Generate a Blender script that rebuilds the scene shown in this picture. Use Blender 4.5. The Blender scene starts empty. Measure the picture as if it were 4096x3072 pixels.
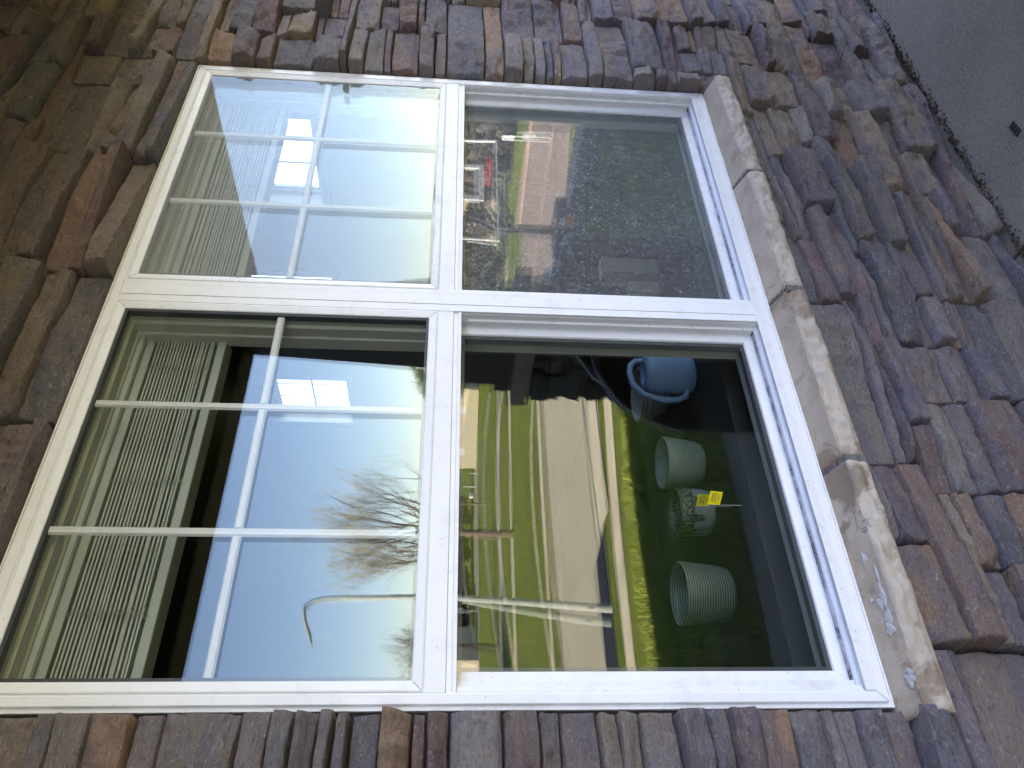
import bpy, math, random
import numpy as np
from mathutils import Vector, Matrix
R = math.radians
PI = math.pi
sc = bpy.context.scene
C = sc.collection

# ------------------------------------------------------------------ camera, world, sun, exposure
def setup():
    a, e, r = R(37.9794), R(-4.6510), R(1.5193)
    f = Vector((math.sin(a)*math.cos(e), math.cos(a)*math.cos(e), math.sin(e)))
    right0 = Vector((math.cos(a), -math.sin(a), 0)); up0 = right0.cross(f)
    u = -up0*math.cos(r) + right0*math.sin(r)          # picture right (the photo is turned on its side)
    v = -right0*math.cos(r) - up0*math.sin(r)          # picture down
    m = Matrix(((u.x, -v.x, -f.x, 0.0), (u.y, -v.y, -f.y, -1.35906), (u.z, -v.z, -f.z, 1.5), (0, 0, 0, 1)))
    cam = bpy.data.cameras.new('camera'); cam.sensor_width = 36; cam.lens = 27.7216
    cam.clip_start = 0.01; cam.clip_end = 3000
    co = bpy.data.objects.new('camera', cam); C.objects.link(co); co.matrix_world = m; sc.camera = co
SUN_EL = 28.0
SUN_FROM = Vector((-1.0, 0.13, 0)).normalized()
EXPOSURE = 3.55
SKY = 0.110
setup()
w = bpy.data.worlds.new('World'); sc.world = w; w.use_nodes = True
nt = w.node_tree; nt.nodes.clear()
o_ = nt.nodes.new('ShaderNodeOutputWorld'); b_ = nt.nodes.new('ShaderNodeBackground'); s_ = nt.nodes.new('ShaderNodeTexSky')
s_.sky_type = 'NISHITA'; s_.sun_disc = False; s_.sun_elevation = R(SUN_EL)
s_.sun_rotation = math.atan2(SUN_FROM.x, SUN_FROM.y)
s_.altitude = 1500; s_.air_density = 1.0; s_.dust_density = 0.1; s_.ozone_density = 3.0
b_.inputs[1].default_value = SKY
nt.links.new(s_.outputs[0], b_.inputs[0]); nt.links.new(b_.outputs[0], o_.inputs[0])
sun = bpy.data.lights.new('sun', 'SUN'); sun.energy = 3.9; sun.angle = R(0.5); sun.color = (1, 0.95, 0.87)
so = bpy.data.objects.new('sun', sun); C.objects.link(so)
sd = Vector((SUN_FROM.x*math.cos(R(SUN_EL)), SUN_FROM.y*math.cos(R(SUN_EL)), math.sin(R(SUN_EL))))
so.rotation_euler = (-sd).to_track_quat('-Z', 'Y').to_euler()
sc.view_settings.view_transform = 'Standard'; sc.view_settings.look = 'None'
sc.view_settings.exposure = EXPOSURE; sc.view_settings.gamma = 1.0
try: sc.view_settings.use_curve_mapping = False
except Exception: pass
try:
    sc.view_settings.use_white_balance = True; sc.view_settings.white_balance_temperature = 7950; sc.view_settings.white_balance_tint = 31
except Exception as ex: print('no white balance', ex)
cy = sc.cycles
cy.max_bounces = 10; cy.transparent_max_bounces = 24; cy.glossy_bounces = 5; cy.diffuse_bounces = 4
cy.caustics_reflective = False; cy.caustics_refractive = False; cy.sample_clamp_indirect = 6

# ------------------------------------------------------------------ noise (numpy)
def _h(ix, iy, s):
    n = (ix.astype(np.int64)*374761393 + iy.astype(np.int64)*668265263 + s*1442695041) & 0xffffffff
    n = ((n ^ (n >> 13))*1274126177) & 0xffffffff
    n = n ^ (n >> 16)
    return (n & 0xffff)/65535.0
def vn(x, y, s=0):
    x = np.asarray(x, float); y = np.asarray(y, float)
    ix = np.floor(x); iy = np.floor(y); fx = x-ix; fy = y-iy
    fx = fx*fx*(3-2*fx); fy = fy*fy*(3-2*fy)
    ix = ix.astype(np.int64); iy = iy.astype(np.int64)
    a = _h(ix, iy, s); b = _h(ix+1, iy, s); c = _h(ix, iy+1, s); d = _h(ix+1, iy+1, s)
    return (a*(1-fx)+b*fx)*(1-fy)+(c*(1-fx)+d*fx)*fy
def fbm(x, y, s=0, o=4, g=0.5):
    t = 0; amp = 1; tot = 0
    for k in range(o):
        t = t+amp*vn(x*2**k, y*2**k, s+k*17); tot += amp; amp *= g
    return t/tot

# ------------------------------------------------------------------ scene helpers
def tag(o, label=None, cat=None, group=None, kind=None):
    if label: o['label'] = label
    if cat: o['category'] = cat
    if group: o['group'] = group
    if kind: o['kind'] = kind
    return o
def empty(name, loc=(0, 0, 0), label=None, cat=None, group=None, rz=0):
    o = bpy.data.objects.new(name, None); C.objects.link(o); o.location = loc; o.rotation_euler = (0, 0, rz)
    o.empty_display_size = 0.05
    return tag(o, label, cat, group)
def link(name, me, parent=None):
    o = bpy.data.objects.new(name, me); C.objects.link(o)
    if parent is not None: o.parent = parent
    return o
def npmesh(name, V, F, mat, smooth=False, cols=None):
    V = np.asarray(V, np.float32); me = bpy.data.meshes.new(name)
    F = np.asarray(F, np.int32); k = F.shape[1]
    me.vertices.add(len(V)); me.vertices.foreach_set('co', V.ravel())
    me.loops.add(F.size); me.loops.foreach_set('vertex_index', F.ravel())
    me.polygons.add(len(F)); me.polygons.foreach_set('loop_start', np.arange(0, F.size, k, dtype=np.int32))
    me.polygons.foreach_set('loop_total', np.full(len(F), k, np.int32))
    if smooth: me.polygons.foreach_set('use_smooth', np.ones(len(F), bool))
    me.update(calc_edges=True)
    if cols is not None:
        at = me.color_attributes.new('Col', 'FLOAT_COLOR', 'POINT'); at.data.foreach_set('color', np.asarray(cols, np.float32).ravel())
    me.materials.append(mat)
    return me
class MB:
    def __init__(s): s.v = []; s.f = []; s.sm = []
    def add(s, vs, fs, smooth=False):
        n = len(s.v); s.v += [tuple(p) for p in vs]; s.f += [tuple(i+n for i in f) for f in fs]; s.sm += [smooth]*len(fs)
        return s
    def box(s, a, b, bev=0.0):
        (x0, y0, z0), (x1, y1, z1) = a, b
        if bev <= 0:
            vs = [(x0,y0,z0),(x1,y0,z0),(x1,y1,z0),(x0,y1,z0),(x0,y0,z1),(x1,y0,z1),(x1,y1,z1),(x0,y1,z1)]
            return s.add(vs, [(0,3,2,1),(4,5,6,7),(0,1,5,4),(1,2,6,5),(2,3,7,6),(3,0,4,7)])
        import bmesh
        bm = bmesh.new(); bmesh.ops.create_cube(bm, size=1)
        for q in bm.verts: q.co = Vector((x0+(q.co.x+.5)*(x1-x0), y0+(q.co.y+.5)*(y1-y0), z0+(q.co.z+.5)*(z1-z0)))
        bmesh.ops.bevel(bm, geom=bm.edges[:], offset=bev, segments=2, affect='EDGES', profile=.5)
        bm.verts.index_update()
        s.add([q.co for q in bm.verts], [[q.index for q in f.verts] for f in bm.faces]); bm.free()
        return s
    def tube(s, pts, rad, n=10, cap=True, smooth=True):
        P = [Vector(p) for p in pts]; rr = rad if hasattr(rad, '__len__') else [rad]*len(P)
        vs = []; fs = []; up = None
        for i, p in enumerate(P):
            d = (P[min(i+1, len(P)-1)]-P[max(i-1, 0)]).normalized()
            if up is None:
                up = d.orthogonal().normalized()
            up = (up-d*up.dot(d)); up = up.normalized() if up.length > 1e-6 else d.orthogonal().normalized()
            q = d.cross(up)
            for k in range(n):
                t = 2*PI*k/n; vs.append(p+(up*math.cos(t)+q*math.sin(t))*rr[i])
        for i in range(len(P)-1):
            for k in range(n): fs.append((i*n+k, i*n+(k+1) % n, (i+1)*n+(k+1) % n, (i+1)*n+k))
        s.add(vs, fs, smooth)
        if cap:
            s.add(vs[:n], [tuple(range(n-1, -1, -1))]); s.add(vs[-n:], [tuple(range(n))])
        return s
    def lathe(s, c, prof, n=32, sy=1.0, smooth=True):
        vs = []; fs = []
        for (r, z) in prof:
            for k in range(n):
                t = 2*PI*k/n; vs.append((c[0]+r*math.cos(t), c[1]+r*sy*math.sin(t), c[2]+z))
        for i in range(len(prof)-1):
            for k in range(n): fs.append((i*n+k, i*n+(k+1) % n, (i+1)*n+(k+1) % n, (i+1)*n+k))
        return s.add(vs, fs, smooth)
    def ring(s, x0, x1, z0, z1, prof):
        """mitred rectangular frame in the XZ plane; prof = (inset, y) steps"""
        vs = []
        for (i, y) in prof:
            vs += [(x0+i, y, z0+i), (x1-i, y, z0+i), (x1-i, y, z1-i), (x0+i, y, z1-i)]
        fs = []
        for k in range(len(prof)-1):
            for j in range(4):
                a = k*4+j; b = k*4+(j+1) % 4; fs.append((a, b, b+4, a+4))
        return s.add(vs, fs)
    def prism(s, poly, y0, y1, axis='y'):
        n = len(poly)
        if axis == 'y': vs = [(x, y0, z) for x, z in poly]+[(x, y1, z) for x, z in poly]
        elif axis == 'x': vs = [(y0, x, z) for x, z in poly]+[(y1, x, z) for x, z in poly]
        else: vs = [(x, z, y0) for x, z in poly]+[(x, z, y1) for x, z in poly]
        fs = [tuple(range(n)), tuple(range(2*n-1, n-1, -1))]+[(i, (i+1) % n, (i+1) % n+n, i+n) for i in range(n)]
        return s.add(vs, fs)
    def build(s, name, mat, parent=None, bevel=0.0):
        me = bpy.data.meshes.new(name); me.from_pydata(s.v, [], s.f)
        me.polygons.foreach_set('use_smooth', s.sm); me.update()
        import bmesh
        bm = bmesh.new(); bm.from_mesh(me); bmesh.ops.recalc_face_normals(bm, faces=bm.faces[:]); bm.to_mesh(me); bm.free()
        me.materials.append(mat)
        o = link(name, me, parent)
        if bevel > 0:
            m = o.modifiers.new('bevel', 'BEVEL'); m.width = bevel; m.segments = 2; m.limit_method = 'ANGLE'; m.angle_limit = R(40)
        return o

# ------------------------------------------------------------------ material helpers
class NT:
    def __init__(s, name):
        s.m = bpy.data.materials.new(name); s.m.use_nodes = True; s.t = s.m.node_tree; s.t.nodes.clear()
        s.out = s.n('ShaderNodeOutputMaterial')
    def n(s, typ, **kw):
        x = s.t.nodes.new(typ)
        for k, v in kw.items(): setattr(x, k, v)
        return x
    def l(s, a, b): s.t.links.new(a, b)
    def noise(s, scale, detail=4, rough=.5, vec=None, dist=0.0):
        x = s.n('ShaderNodeTexNoise'); x.inputs['Scale'].default_value = scale; x.inputs['Detail'].default_value = detail
        x.inputs['Roughness'].default_value = rough; x.inputs['Distortion'].default_value = dist
        if vec is not None: s.l(vec, x.inputs['Vector'])
        return x
    def ramp(s, fac, stops):
        x = s.n('ShaderNodeValToRGB'); e = x.color_ramp.elements
        while len(e) < len(stops): e.new(0.5)
        for k, (p, c) in enumerate(stops):
            e[k].position = p; e[k].color = (c, c, c, 1) if not hasattr(c, '__len__') else (*c, 1)
        s.l(fac, x.inputs[0]); return x
    def mix(s, fac, a, b, blend='MIX'):
        x = s.n('ShaderNodeMix', data_type='RGBA', blend_type=blend)
        for i, v in ((0, fac), (6, a), (7, b)):
            if hasattr(v, 'links'): s.l(v, x.inputs[i])
            elif i == 0: x.inputs[0].default_value = v
            else: x.inputs[i].default_value = (*v, 1)
        return x.outputs[2]
    def math(s, op, a, b=0.0):
        x = s.n('ShaderNodeMath', operation=op)
        for i, v in enumerate((a, b)):
            if hasattr(v, 'links'): s.l(v, x.inputs[i])
            else: x.inputs[i].default_value = v
        return x.outputs[0]
    def mapped(s, scale=(1, 1, 1), rot=(0, 0, 0), coord='Object'):
        tc = s.n('ShaderNodeTexCoord'); mp = s.n('ShaderNodeMapping'); mp.inputs['Scale'].default_value = scale; mp.inputs['Rotation'].default_value = rot
        s.l(tc.outputs[coord], mp.inputs['Vector']); return mp.outputs[0]
    def bump(s, h, strength=.3, dist=.005):
        x = s.n('ShaderNodeBump'); x.inputs['Strength'].default_value = strength; x.inputs['Distance'].default_value = dist; s.l(h, x.inputs['Height']); return x.outputs[0]
    def principled(s, col, rough=.6, spec=.5, metal=0.0, nrm=None):
        p = s.n('ShaderNodeBsdfPrincipled')
        if hasattr(col, 'links'): s.l(col, p.inputs['Base Color'])
        else: p.inputs['Base Color'].default_value = (*col, 1)
        if hasattr(rough, 'links'): s.l(rough, p.inputs['Roughness'])
        else: p.inputs['Roughness'].default_value = rough
        p.inputs['Specular IOR Level'].default_value = spec; p.inputs['Metallic'].default_value = metal
        if nrm is not None: s.l(nrm, p.inputs['Normal'])
        s.l(p.outputs[0], s.out.inputs[0]); s.p = p
        return s.m
def simple(name, col, rough=.6, var=.15, scale=8.0, spec=.5, metal=0.0, bump=0.0, bscale=60.0):
    k = NT(name); v = k.mapped()
    n = k.noise(scale, 5, .6, v)
    c = k.mix(k.ramp(n.outputs[0], [(.3, 0.0), (.7, 1.0)]).outputs[0], tuple(x*(1-var) for x in col), tuple(min(1, x*(1+var)) for x in col))
    nr = None
    if bump > 0: nr = k.bump(k.noise(bscale, 5, .6, v).outputs[0], bump, .01)
    return k.principled(c, rough, spec, metal, nr)

def m_stone(name, dark=1.0):
    k = NT(name); at = k.n('ShaderNodeAttribute'); at.attribute_name = 'Col'
    off = k.n('ShaderNodeVectorMath', operation='SCALE'); k.l(at.outputs['Alpha'], off.inputs['Scale']); off.inputs[0].default_value = (37, 11, 23)
    tc = k.n('ShaderNodeTexCoord'); add = k.n('ShaderNodeVectorMath', operation='ADD')
    k.l(tc.outputs['Object'], add.inputs[0]); k.l(off.outputs[0], add.inputs[1])
    mp = k.n('ShaderNodeMapping'); mp.inputs['Scale'].default_value = (1, 1, 2.2); k.l(add.outputs[0], mp.inputs[0]); vec = mp.outputs[0]
    n1 = k.noise(9, 6, .62, vec, .4); n2 = k.noise(28, 8, .7, vec, .8); n3 = k.noise(5, 3, .5, vec, .3); n4 = k.noise(120, 5, .75, vec)
    c = k.mix(k.ramp(n1.outputs[0], [(.38, 0.0), (.68, .85)]).outputs[0], at.outputs['Color'], (.235, .175, .135))
    c = k.mix(k.ramp(n3.outputs[0], [(.50, 0.0), (.60, .6)]).outputs[0], c, (.145, .130, .155))
    c = k.mix(k.ramp(n2.outputs[0], [(.57, 0.0), (.70, .6)]).outputs[0], c, (.36, .22, .13))
    c = k.mix(k.ramp(n2.outputs[0], [(.30, .8), (.44, 0.0)]).outputs[0], c, (.065, .045, .045))
    # pale mineral flecks and veins
    n5 = k.noise(38, 8, .8, vec, 2.5)
    c = k.mix(k.ramp(n5.outputs[0], [(.54, 0.0), (.64, .75)]).outputs[0], c, (.40, .37, .355))
    vo = k.n('ShaderNodeTexVoronoi'); vo.inputs['Scale'].default_value = 34; k.l(vec, vo.inputs['Vector'])
    c = k.mix(k.ramp(vo.outputs['Distance'], [(.035, .7), (.055, 0.0)]).outputs[0], c, (.60, .58, .55))
    c = k.mix(k.ramp(n4.outputs[0], [(.34, .5), (.52, 0.0)]).outputs[0], c, (.06, .052, .052))
    mv = k.noise(22, 9, .72, vec, .5)
    hh = k.math('ADD', k.math('MULTIPLY', mv.outputs[0], 1.0), k.math('MULTIPLY', n4.outputs[0], .4))
    nr = k.bump(hh, .9, .014)
    return k.principled(c, .82, .35, 0, nr)

def m_glass(name, refl, tint, dirt=0.0, kind=None):
    """thin glass sheet: fresnel mirror over clear, tinted transmission, with the film of dust this pane carries"""
    k = NT(name)
    tr = k.n('ShaderNodeBsdfTransparent'); tr.inputs[0].default_value = (*tint, 1)
    gl = k.n('ShaderNodeBsdfGlossy'); gl.inputs['Roughness'].default_value = 0.0; gl.inputs['Color'].default_value = (.82, .99, .99, 1)
    fr = k.n('ShaderNodeFresnel'); ge = k.n('ShaderNodeNewGeometry')
    k.l(k.math('SUBTRACT', 1.5, k.math('MULTIPLY', ge.outputs['Backfacing'], .83333)), fr.inputs['IOR'])
    fac = k.math('MULTIPLY', fr.outputs[0], refl)
    fac = k.math('MINIMUM', fac, 1.0)
    mx = k.n('ShaderNodeMixShader'); k.l(fac, mx.inputs[0]); k.l(tr.outputs[0], mx.inputs[1]); k.l(gl.outputs[0], mx.inputs[2])
    last = mx.outputs[0]
    if dirt > 0:
        v = k.mapped()
        df = k.n('ShaderNodeBsdfDiffuse'); df.inputs[0].default_value = (.62, .63, .62, 1)
        if kind == 'specks':
            a = k.noise(150, 3, .6, v, 2.5); b = k.noise(5, 4, .5, v, .5); c2 = k.noise(70, 3, .6, k.mapped((1, 1, .5)), 1.0)
            f1 = k.ramp(a.outputs[0], [(.50, 0.0), (.60, .5), (.68, 1.0)]).outputs[0]
            f1 = k.math('ADD', k.math('MULTIPLY', f1, .95), k.math('ADD', k.math('MULTIPLY', k.ramp(c2.outputs[0], [(.3, 0.0), (.7, 1.0)]).outputs[0],   .22), .17))
            f2 = k.ramp(b.outputs[0], [(.25, .85), (.75, 1.15)]).outputs[0]
            dfac = k.math('MULTIPLY', k.math('MULTIPLY', f1, f2), dirt)
        else:
            v2 = k.mapped((1, 1, 1))
            a = k.noise(120, 5, .7, v2, 1.0); b = k.noise(9, 5, .6, v, .4); w1 = k.noise(30, 6, .7, k.mapped((1, 1, .35)), .6)
            f1 = k.ramp(a.outputs[0], [(.3, .82), (.7, 1.14)]).outputs[0]; f2 = k.ramp(b.outputs[0], [(.3, .9), (.7, 1.08)]).outputs[0]
            f3 = k.ramp(w1.outputs[0], [(.3, .93), (.7, 1.07)]).outputs[0]
            dfac = k.math('MULTIPLY', k.math('MULTIPLY', k.math('MULTIPLY', f1, f2), f3), dirt)
        dfac = k.math('MINIMUM', dfac, .9)
        m2 = k.n('ShaderNodeMixShader'); k.l(dfac, m2.inputs[0]); k.l(last, m2.inputs[1]); k.l(df.outputs[0], m2.inputs[2]); last = m2.outputs[0]
    k.l(last, k.out.inputs[0])
    return k.m

def m_vinyl(name, dirt=.3, base=(.80, .80, .79)):
    k = NT(name); v = k.mapped()
    a = k.noise(14, 6, .7, v, .6); b = k.noise(90, 5, .75, v, .5); st = k.noise(7, 6, .65, k.mapped((1, 1, 6)), .3)
    c = k.mix(k.math('MULTIPLY', k.ramp(a.outputs[0], [(.52, 0.0), (.72, 1.0)]).outputs[0], dirt*.55), base, (.50, .46, .40))
    c = k.mix(k.math('MULTIPLY', k.ramp(b.outputs[0], [(.62, 0.0), (.70, 1.0)]).outputs[0], dirt), c, (.22, .19, .16))
    return k.principled(c, k.ramp(a.outputs[0], [(.3, .35), (.7, .5)]).outputs[0], .5, 0, k.bump(a.outputs[0], .04, .01))

def m_grime(name):
    """white vinyl with the dark mildew that collects in the sill track, thickest along the sash"""
    k = NT(name); tc = k.n('ShaderNodeTexCoord'); sx = k.n('ShaderNodeSeparateXYZ'); k.l(tc.outputs['Object'], sx.inputs[0])
    v = tc.outputs['Object']
    a = k.noise(16, 6, .7, v, .6); b = k.noise(220, 4, .8, v)
    y = sx.outputs['Y']
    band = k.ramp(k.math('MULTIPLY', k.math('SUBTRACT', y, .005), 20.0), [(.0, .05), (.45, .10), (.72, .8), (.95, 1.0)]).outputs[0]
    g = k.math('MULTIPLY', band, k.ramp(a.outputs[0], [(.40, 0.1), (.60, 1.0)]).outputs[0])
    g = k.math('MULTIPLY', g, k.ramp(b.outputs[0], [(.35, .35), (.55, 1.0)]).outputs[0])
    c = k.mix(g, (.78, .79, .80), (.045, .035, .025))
    sp = k.ramp(b.outputs[0], [(.66, 0.0), (.70, .5)]).outputs[0]
    c = k.mix(sp, c, (.2, .2, .22))
    return k.principled(c, .4, .5)

# ------------------------------------------------------------------ materials
M = {}
M['vinyl'] = m_vinyl('white_vinyl', .45)
M['vinyl_dirty'] = m_vinyl('weathered_vinyl', .95, (.76, .76, .75))
M['vinyl_in'] = simple('inside_vinyl', (.62, .62, .58), .5, .05)
M['grime'] = m_grime('sill_track_grime')
M['seam'] = simple('seam_grime', (.22, .20, .18), .8)
M['gasket'] = simple('dark_gasket', (.03, .04, .045), .6)
M['spacer'] = simple('glass_spacer', (.05, .055, .06), .45)
M['stone'] = m_stone('ledge_stone')
M['mortar'] = simple('mortar', (.16, .15, .135), .95, .35, 60, bump=.8, bscale=140)
M['gap'] = simple('joint_shadow_mortar', (.035, .03, .028), .95)

def m_sill(name, wet=False):
    k = NT(name); v = k.mapped(); a = k.noise(9, 6, .65, v, .8); b = k.noise(60, 6, .7, v); c1 = k.noise(3, 4, .5, v)
    c = k.mix(k.ramp(a.outputs[0], [(.35, 0.0), (.68, 1.0)]).outputs[0], (.47, .385, .295), (.37, .29, .215))
    c = k.mix(k.ramp(b.outputs[0], [(.60, 0.0), (.72, .4)]).outputs[0], c, (.54, .48, .42))
    vo = k.n('ShaderNodeTexVoronoi', feature='DISTANCE_TO_EDGE'); vo.inputs['Scale'].default_value = 4.5
    dn = k.noise(8, 5, .7, v); ad = k.n('ShaderNodeVectorMath', operation='ADD'); sc2 = k.n('ShaderNodeVectorMath', operation='SCALE'); sc2.inputs['Scale'].default_value = .25
    k.l(dn.outputs['Color'], sc2.inputs[0]); k.l(v, ad.inputs[0]); k.l(sc2.outputs[0], ad.inputs[1]); k.l(ad.outputs[0], vo.inputs['Vector'])
    cr = k.math('MULTIPLY', k.ramp(vo.outputs[0], [(.0, 1.0), (.012, 0.0)]).outputs[0], k.ramp(c1.outputs[0], [(.52, 0.0), (.56, .8)]).outputs[0])
    c = k.mix(cr, c, (.10, .08, .07))
    sx = k.n('ShaderNodeSeparateXYZ'); k.l(v, sx.inputs[0]); ny = k.n('ShaderNodeNewGeometry'); sn = k.n('ShaderNodeSeparateXYZ'); k.l(ny.outputs['True Normal'], sn.inputs[0])
    split = k.math('GREATER_THAN', k.math('MULTIPLY', sx.outputs['Y'], -1.0), .0562)      # the split front edge is paler than the sawn top
    c = k.mix(k.math('MULTIPLY', split, .45), c, (.56, .49, .41))
    rough = .85
    if wet:
        wn = k.noise(6.5, 5, .55, v, .7); wf = k.ramp(wn.outputs[0], [(.50, 0.0), (.56, .75)]).outputs[0]
        c = k.mix(wf, c, (.20, .135, .085)); rough = k.ramp(wf, [(0, .85), (1, .45)]).outputs[0]
    wn2 = k.noise(20, 4, .5, k.mapped((1, 1.6, 1)), .5)
    c = k.mix(k.ramp(wn2.outputs[0], [(.60, 0.0), (.70, .5)]).outputs[0], c, (.26, .19, .14))
    return k.principled(c, rough, .4, 0, k.bump(k.math('ADD', b.outputs[0], k.math('MULTIPLY', cr, -1.0)), .5, .006))
M['sill'] = m_sill('sandstone_sill'); M['sill_wet'] = m_sill('sandstone_sill_wet', True)

def m_concrete(name, col, sc1=1.0):
    k = NT(name); v = k.mapped(); a = k.noise(2.2*sc1, 6, .6, v); b = k.noise(90*sc1, 4, .7, v); s = k.noise(38*sc1, 4, .6, k.mapped((1, 3.5, 1), (0, 0, .6)), 1.2)
    c = k.mix(k.ramp(a.outputs[0], [(.3, 0.0), (.7, 1.0)]).outputs[0], tuple(x*.8 for x in col), tuple(x*1.15 for x in col))
    c = k.mix(k.ramp(b.outputs[0], [(.3, .35), (.6, 0.0)]).outputs[0], c, tuple(x*.5 for x in col))
    c = k.mix(k.ramp(s.outputs[0], [(.42, 0.0), (.62, .3)]).outputs[0], c, tuple(min(1, x*1.5) for x in col))
    return k.principled(c, .9, .3, 0, k.bump(k.math('ADD', s.outputs[0], b.outputs[0]), .5, .006))
M['slab'] = m_concrete('broomed_concrete', (.26, .232, .185))
M['walk'] = m_concrete('pavement_concrete', (.62, .54, .37), .5)
M['road'] = m_concrete('road_surface', (.46, .41, .28), .3)
M['road2'] = m_concrete('far_road_surface', (.36, .31, .26), .1)
M['cross'] = m_concrete('reddish_road', (.31, .225, .175), .1)
M['pink'] = m_concrete('pink_kerb', (.42, .27, .21), .2)
M['patch'] = m_concrete('new_asphalt', (.022, .027, .034), .5)  # near-black tone standing in for a shadow on the street
M['tar'] = simple('tar_seal', (.02, .022, .025), .6)  # dark tone of the thin line on the road
M['drive'] = m_concrete('driveway_asphalt', (.05, .055, .06), .5)

def m_grass(name, c1=(.25, .31, .034), c2=(.12, .165, .02), c3=(.38, .38, .09)):
    k = NT(name); v = k.mapped(); a = k.noise(.5, 5, .6, v); b = k.noise(14, 8, .8, v); d = k.noise(1.3, 9, .8, k.mapped((.45, 2.2, 1)))
    c = k.mix(k.ramp(b.outputs[0], [(.32, 0.0), (.62, 1.0)]).outputs[0], c2, c1)
    c = k.mix(k.ramp(d.outputs[0], [(.46, 0.0), (.64, .8)]).outputs[0], c, c3)
    c = k.mix(k.ramp(a.outputs[0], [(.40, .75), (.55, 0.0)]).outputs[0], c, c2)
    e_ = k.noise(5, 8, .85, v); c = k.mix(k.ramp(e_.outputs[0], [(.42, .8), (.56, 0.0)]).outputs[0], c, tuple(x*.6 for x in c2))
    return k.principled(c, .8, .2, 0, k.bump(b.outputs[0], .9, .08))
M['grass'] = m_grass('lawn_grass')
def m_blade():
    k = NT('grass_blade'); at = k.n('ShaderNodeAttribute'); at.attribute_name = 'Col'; return k.principled(at.outputs['Color'], .6, .3)
M['blade'] = m_blade()
M['soil'] = simple('dark_soil', (.085, .06, .04), .95, .7, 40)
M['leafdirt'] = simple('leaf_litter', (.20, .14, .08), .95, .6, 6)

def m_wood(name, c1, c2, sc=(1, 30, 30), board=0.0, rough=.6):
    k = NT(name); v = k.mapped(sc); a = k.noise(1.2, 6, .65, v, 1.0)
    c = k.mix(k.ramp(a.outputs[0], [(.3, 0.0), (.7, 1.0)]).outputs[0], c1, c2)
    return k.principled(c, rough, .4, 0, k.bump(a.outputs[0], .2, .004))
M['post'] = m_wood('dark_stained_wood', (.05, .03, .022), (.11, .065, .05), (30, 30, 1))
M['ceiling'] = m_wood('porch_ceiling_boards', (.80, .54, .42), (.90, .68, .56), (1, 20, 20))
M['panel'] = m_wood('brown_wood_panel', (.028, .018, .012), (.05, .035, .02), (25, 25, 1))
M['blind'] = simple('blind_white', (.60, .63, .62), .5, .06)
M['cord'] = simple('blind_cord', (.45, .45, .38), .8)
M['inwhite'] = simple('interior_white_trim', (.70, .70, .68), .5, .05)
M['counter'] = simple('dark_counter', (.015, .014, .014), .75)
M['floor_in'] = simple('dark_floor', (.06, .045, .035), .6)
M['siding'] = simple('house_siding', (.62, .56, .47), .8)
M['roof'] = simple('roof_shingle', (.12, .11, .10), .9, .3, 12, bump=.5)
M['galv'] = simple('galvanised_steel', (.50, .54, .49), .55, .2, 9)
M['lamphead'] = simple('lamp_head_grey', (.55, .54, .52), .4)
M['bark'] = simple('tree_bark', (.20, .15, .11), .95, .4, 9, bump=.8, bscale=20)
M['bark_dark'] = simple('dark_bark', (.07, .055, .045), .95, .4, 9, bump=.8, bscale=20)
M['twig'] = simple('golden_twig', (.40, .33, .16), .9, .35, 6)
M['leaf'] = simple('leaf_green', (.11, .14, .03), .7, .5, 2)
M['leafdark'] = simple('leaf_dark', (.045, .055, .022), .8, .6, 1.2)
M['leafbrown'] = simple('leaf_brown_green', (.10, .085, .06), .8, .6, 1.2)
M['cream'] = simple('cream_siding', (.62, .54, .38), .8, .1, 3)
M['tan'] = simple('tan_siding', (.40, .29, .20), .8, .1, 3)
M['white'] = simple('white_paint', (.78, .77, .74), .5, .06)
M['red'] = simple('sign_red', (.60, .03, .03), .45, .05)
M['orange'] = simple('orange_plastic', (.75, .22, .04), .5)
M['black'] = simple('black_metal', (.02, .02, .022), .5)
M['blackbag'] = simple('black_plastic_film', (.008, .009, .01), .22)
M['yellow'] = simple('yellow_flag_plastic', (.80, .66, .02), .5, .08)
def m_film():
    k = NT('thin_yellow_film'); d = k.n('ShaderNodeBsdfDiffuse'); d.inputs[0].default_value = (1, .82, .02, 1); t = k.n('ShaderNodeBsdfTranslucent'); t.inputs[0].default_value = (1, .85, .03, 1)
    mm = k.n('ShaderNodeMixShader'); mm.inputs[0].default_value = .5; k.l(d.outputs[0], mm.inputs[1]); k.l(t.outputs[0], mm.inputs[2]); k.l(mm.outputs[0], k.out.inputs[0]); return k.m
M['yellow'] = m_film()
M['ink'] = simple('dark_ink', (.05, .05, .04), .6)
M['canblue'] = simple('blue_plastic', (.17, .33, .58), .45, .06)
M['pot'] = simple('white_ceramic', (.24, .27, .26), .35, .05)
M['foam'] = simple('soap_foam', (.48, .47, .47), .35, .08, 90, bump=.5, bscale=300)
M['cardboard'] = simple('cardboard', (.20, .17, .12), .9)
def m_wicker():
    k = NT('dark_wicker'); v = k.mapped(); a = k.noise(30, 4, .6, v)
    c = k.mix(a.outputs[0], (.05, .033, .025), (.15, .10, .08)); return k.principled(c, .4, .5)
M['wicker'] = m_wicker()

# glass
M['g_out'] = m_glass('clear_glass_outer', 1.6, (.93, .94, .91))
M['g_in'] = m_glass('clear_glass_inner', 1.25, (.83, .85, .80))
M['g_haze'] = m_glass('hazy_glass_outer', 1.0, (.90, .94, .93), .25, 'haze')
M['g_speck'] = m_glass('speckled_glass_outer', 1.45, (.90, .94, .93), .33, 'specks')

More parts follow.
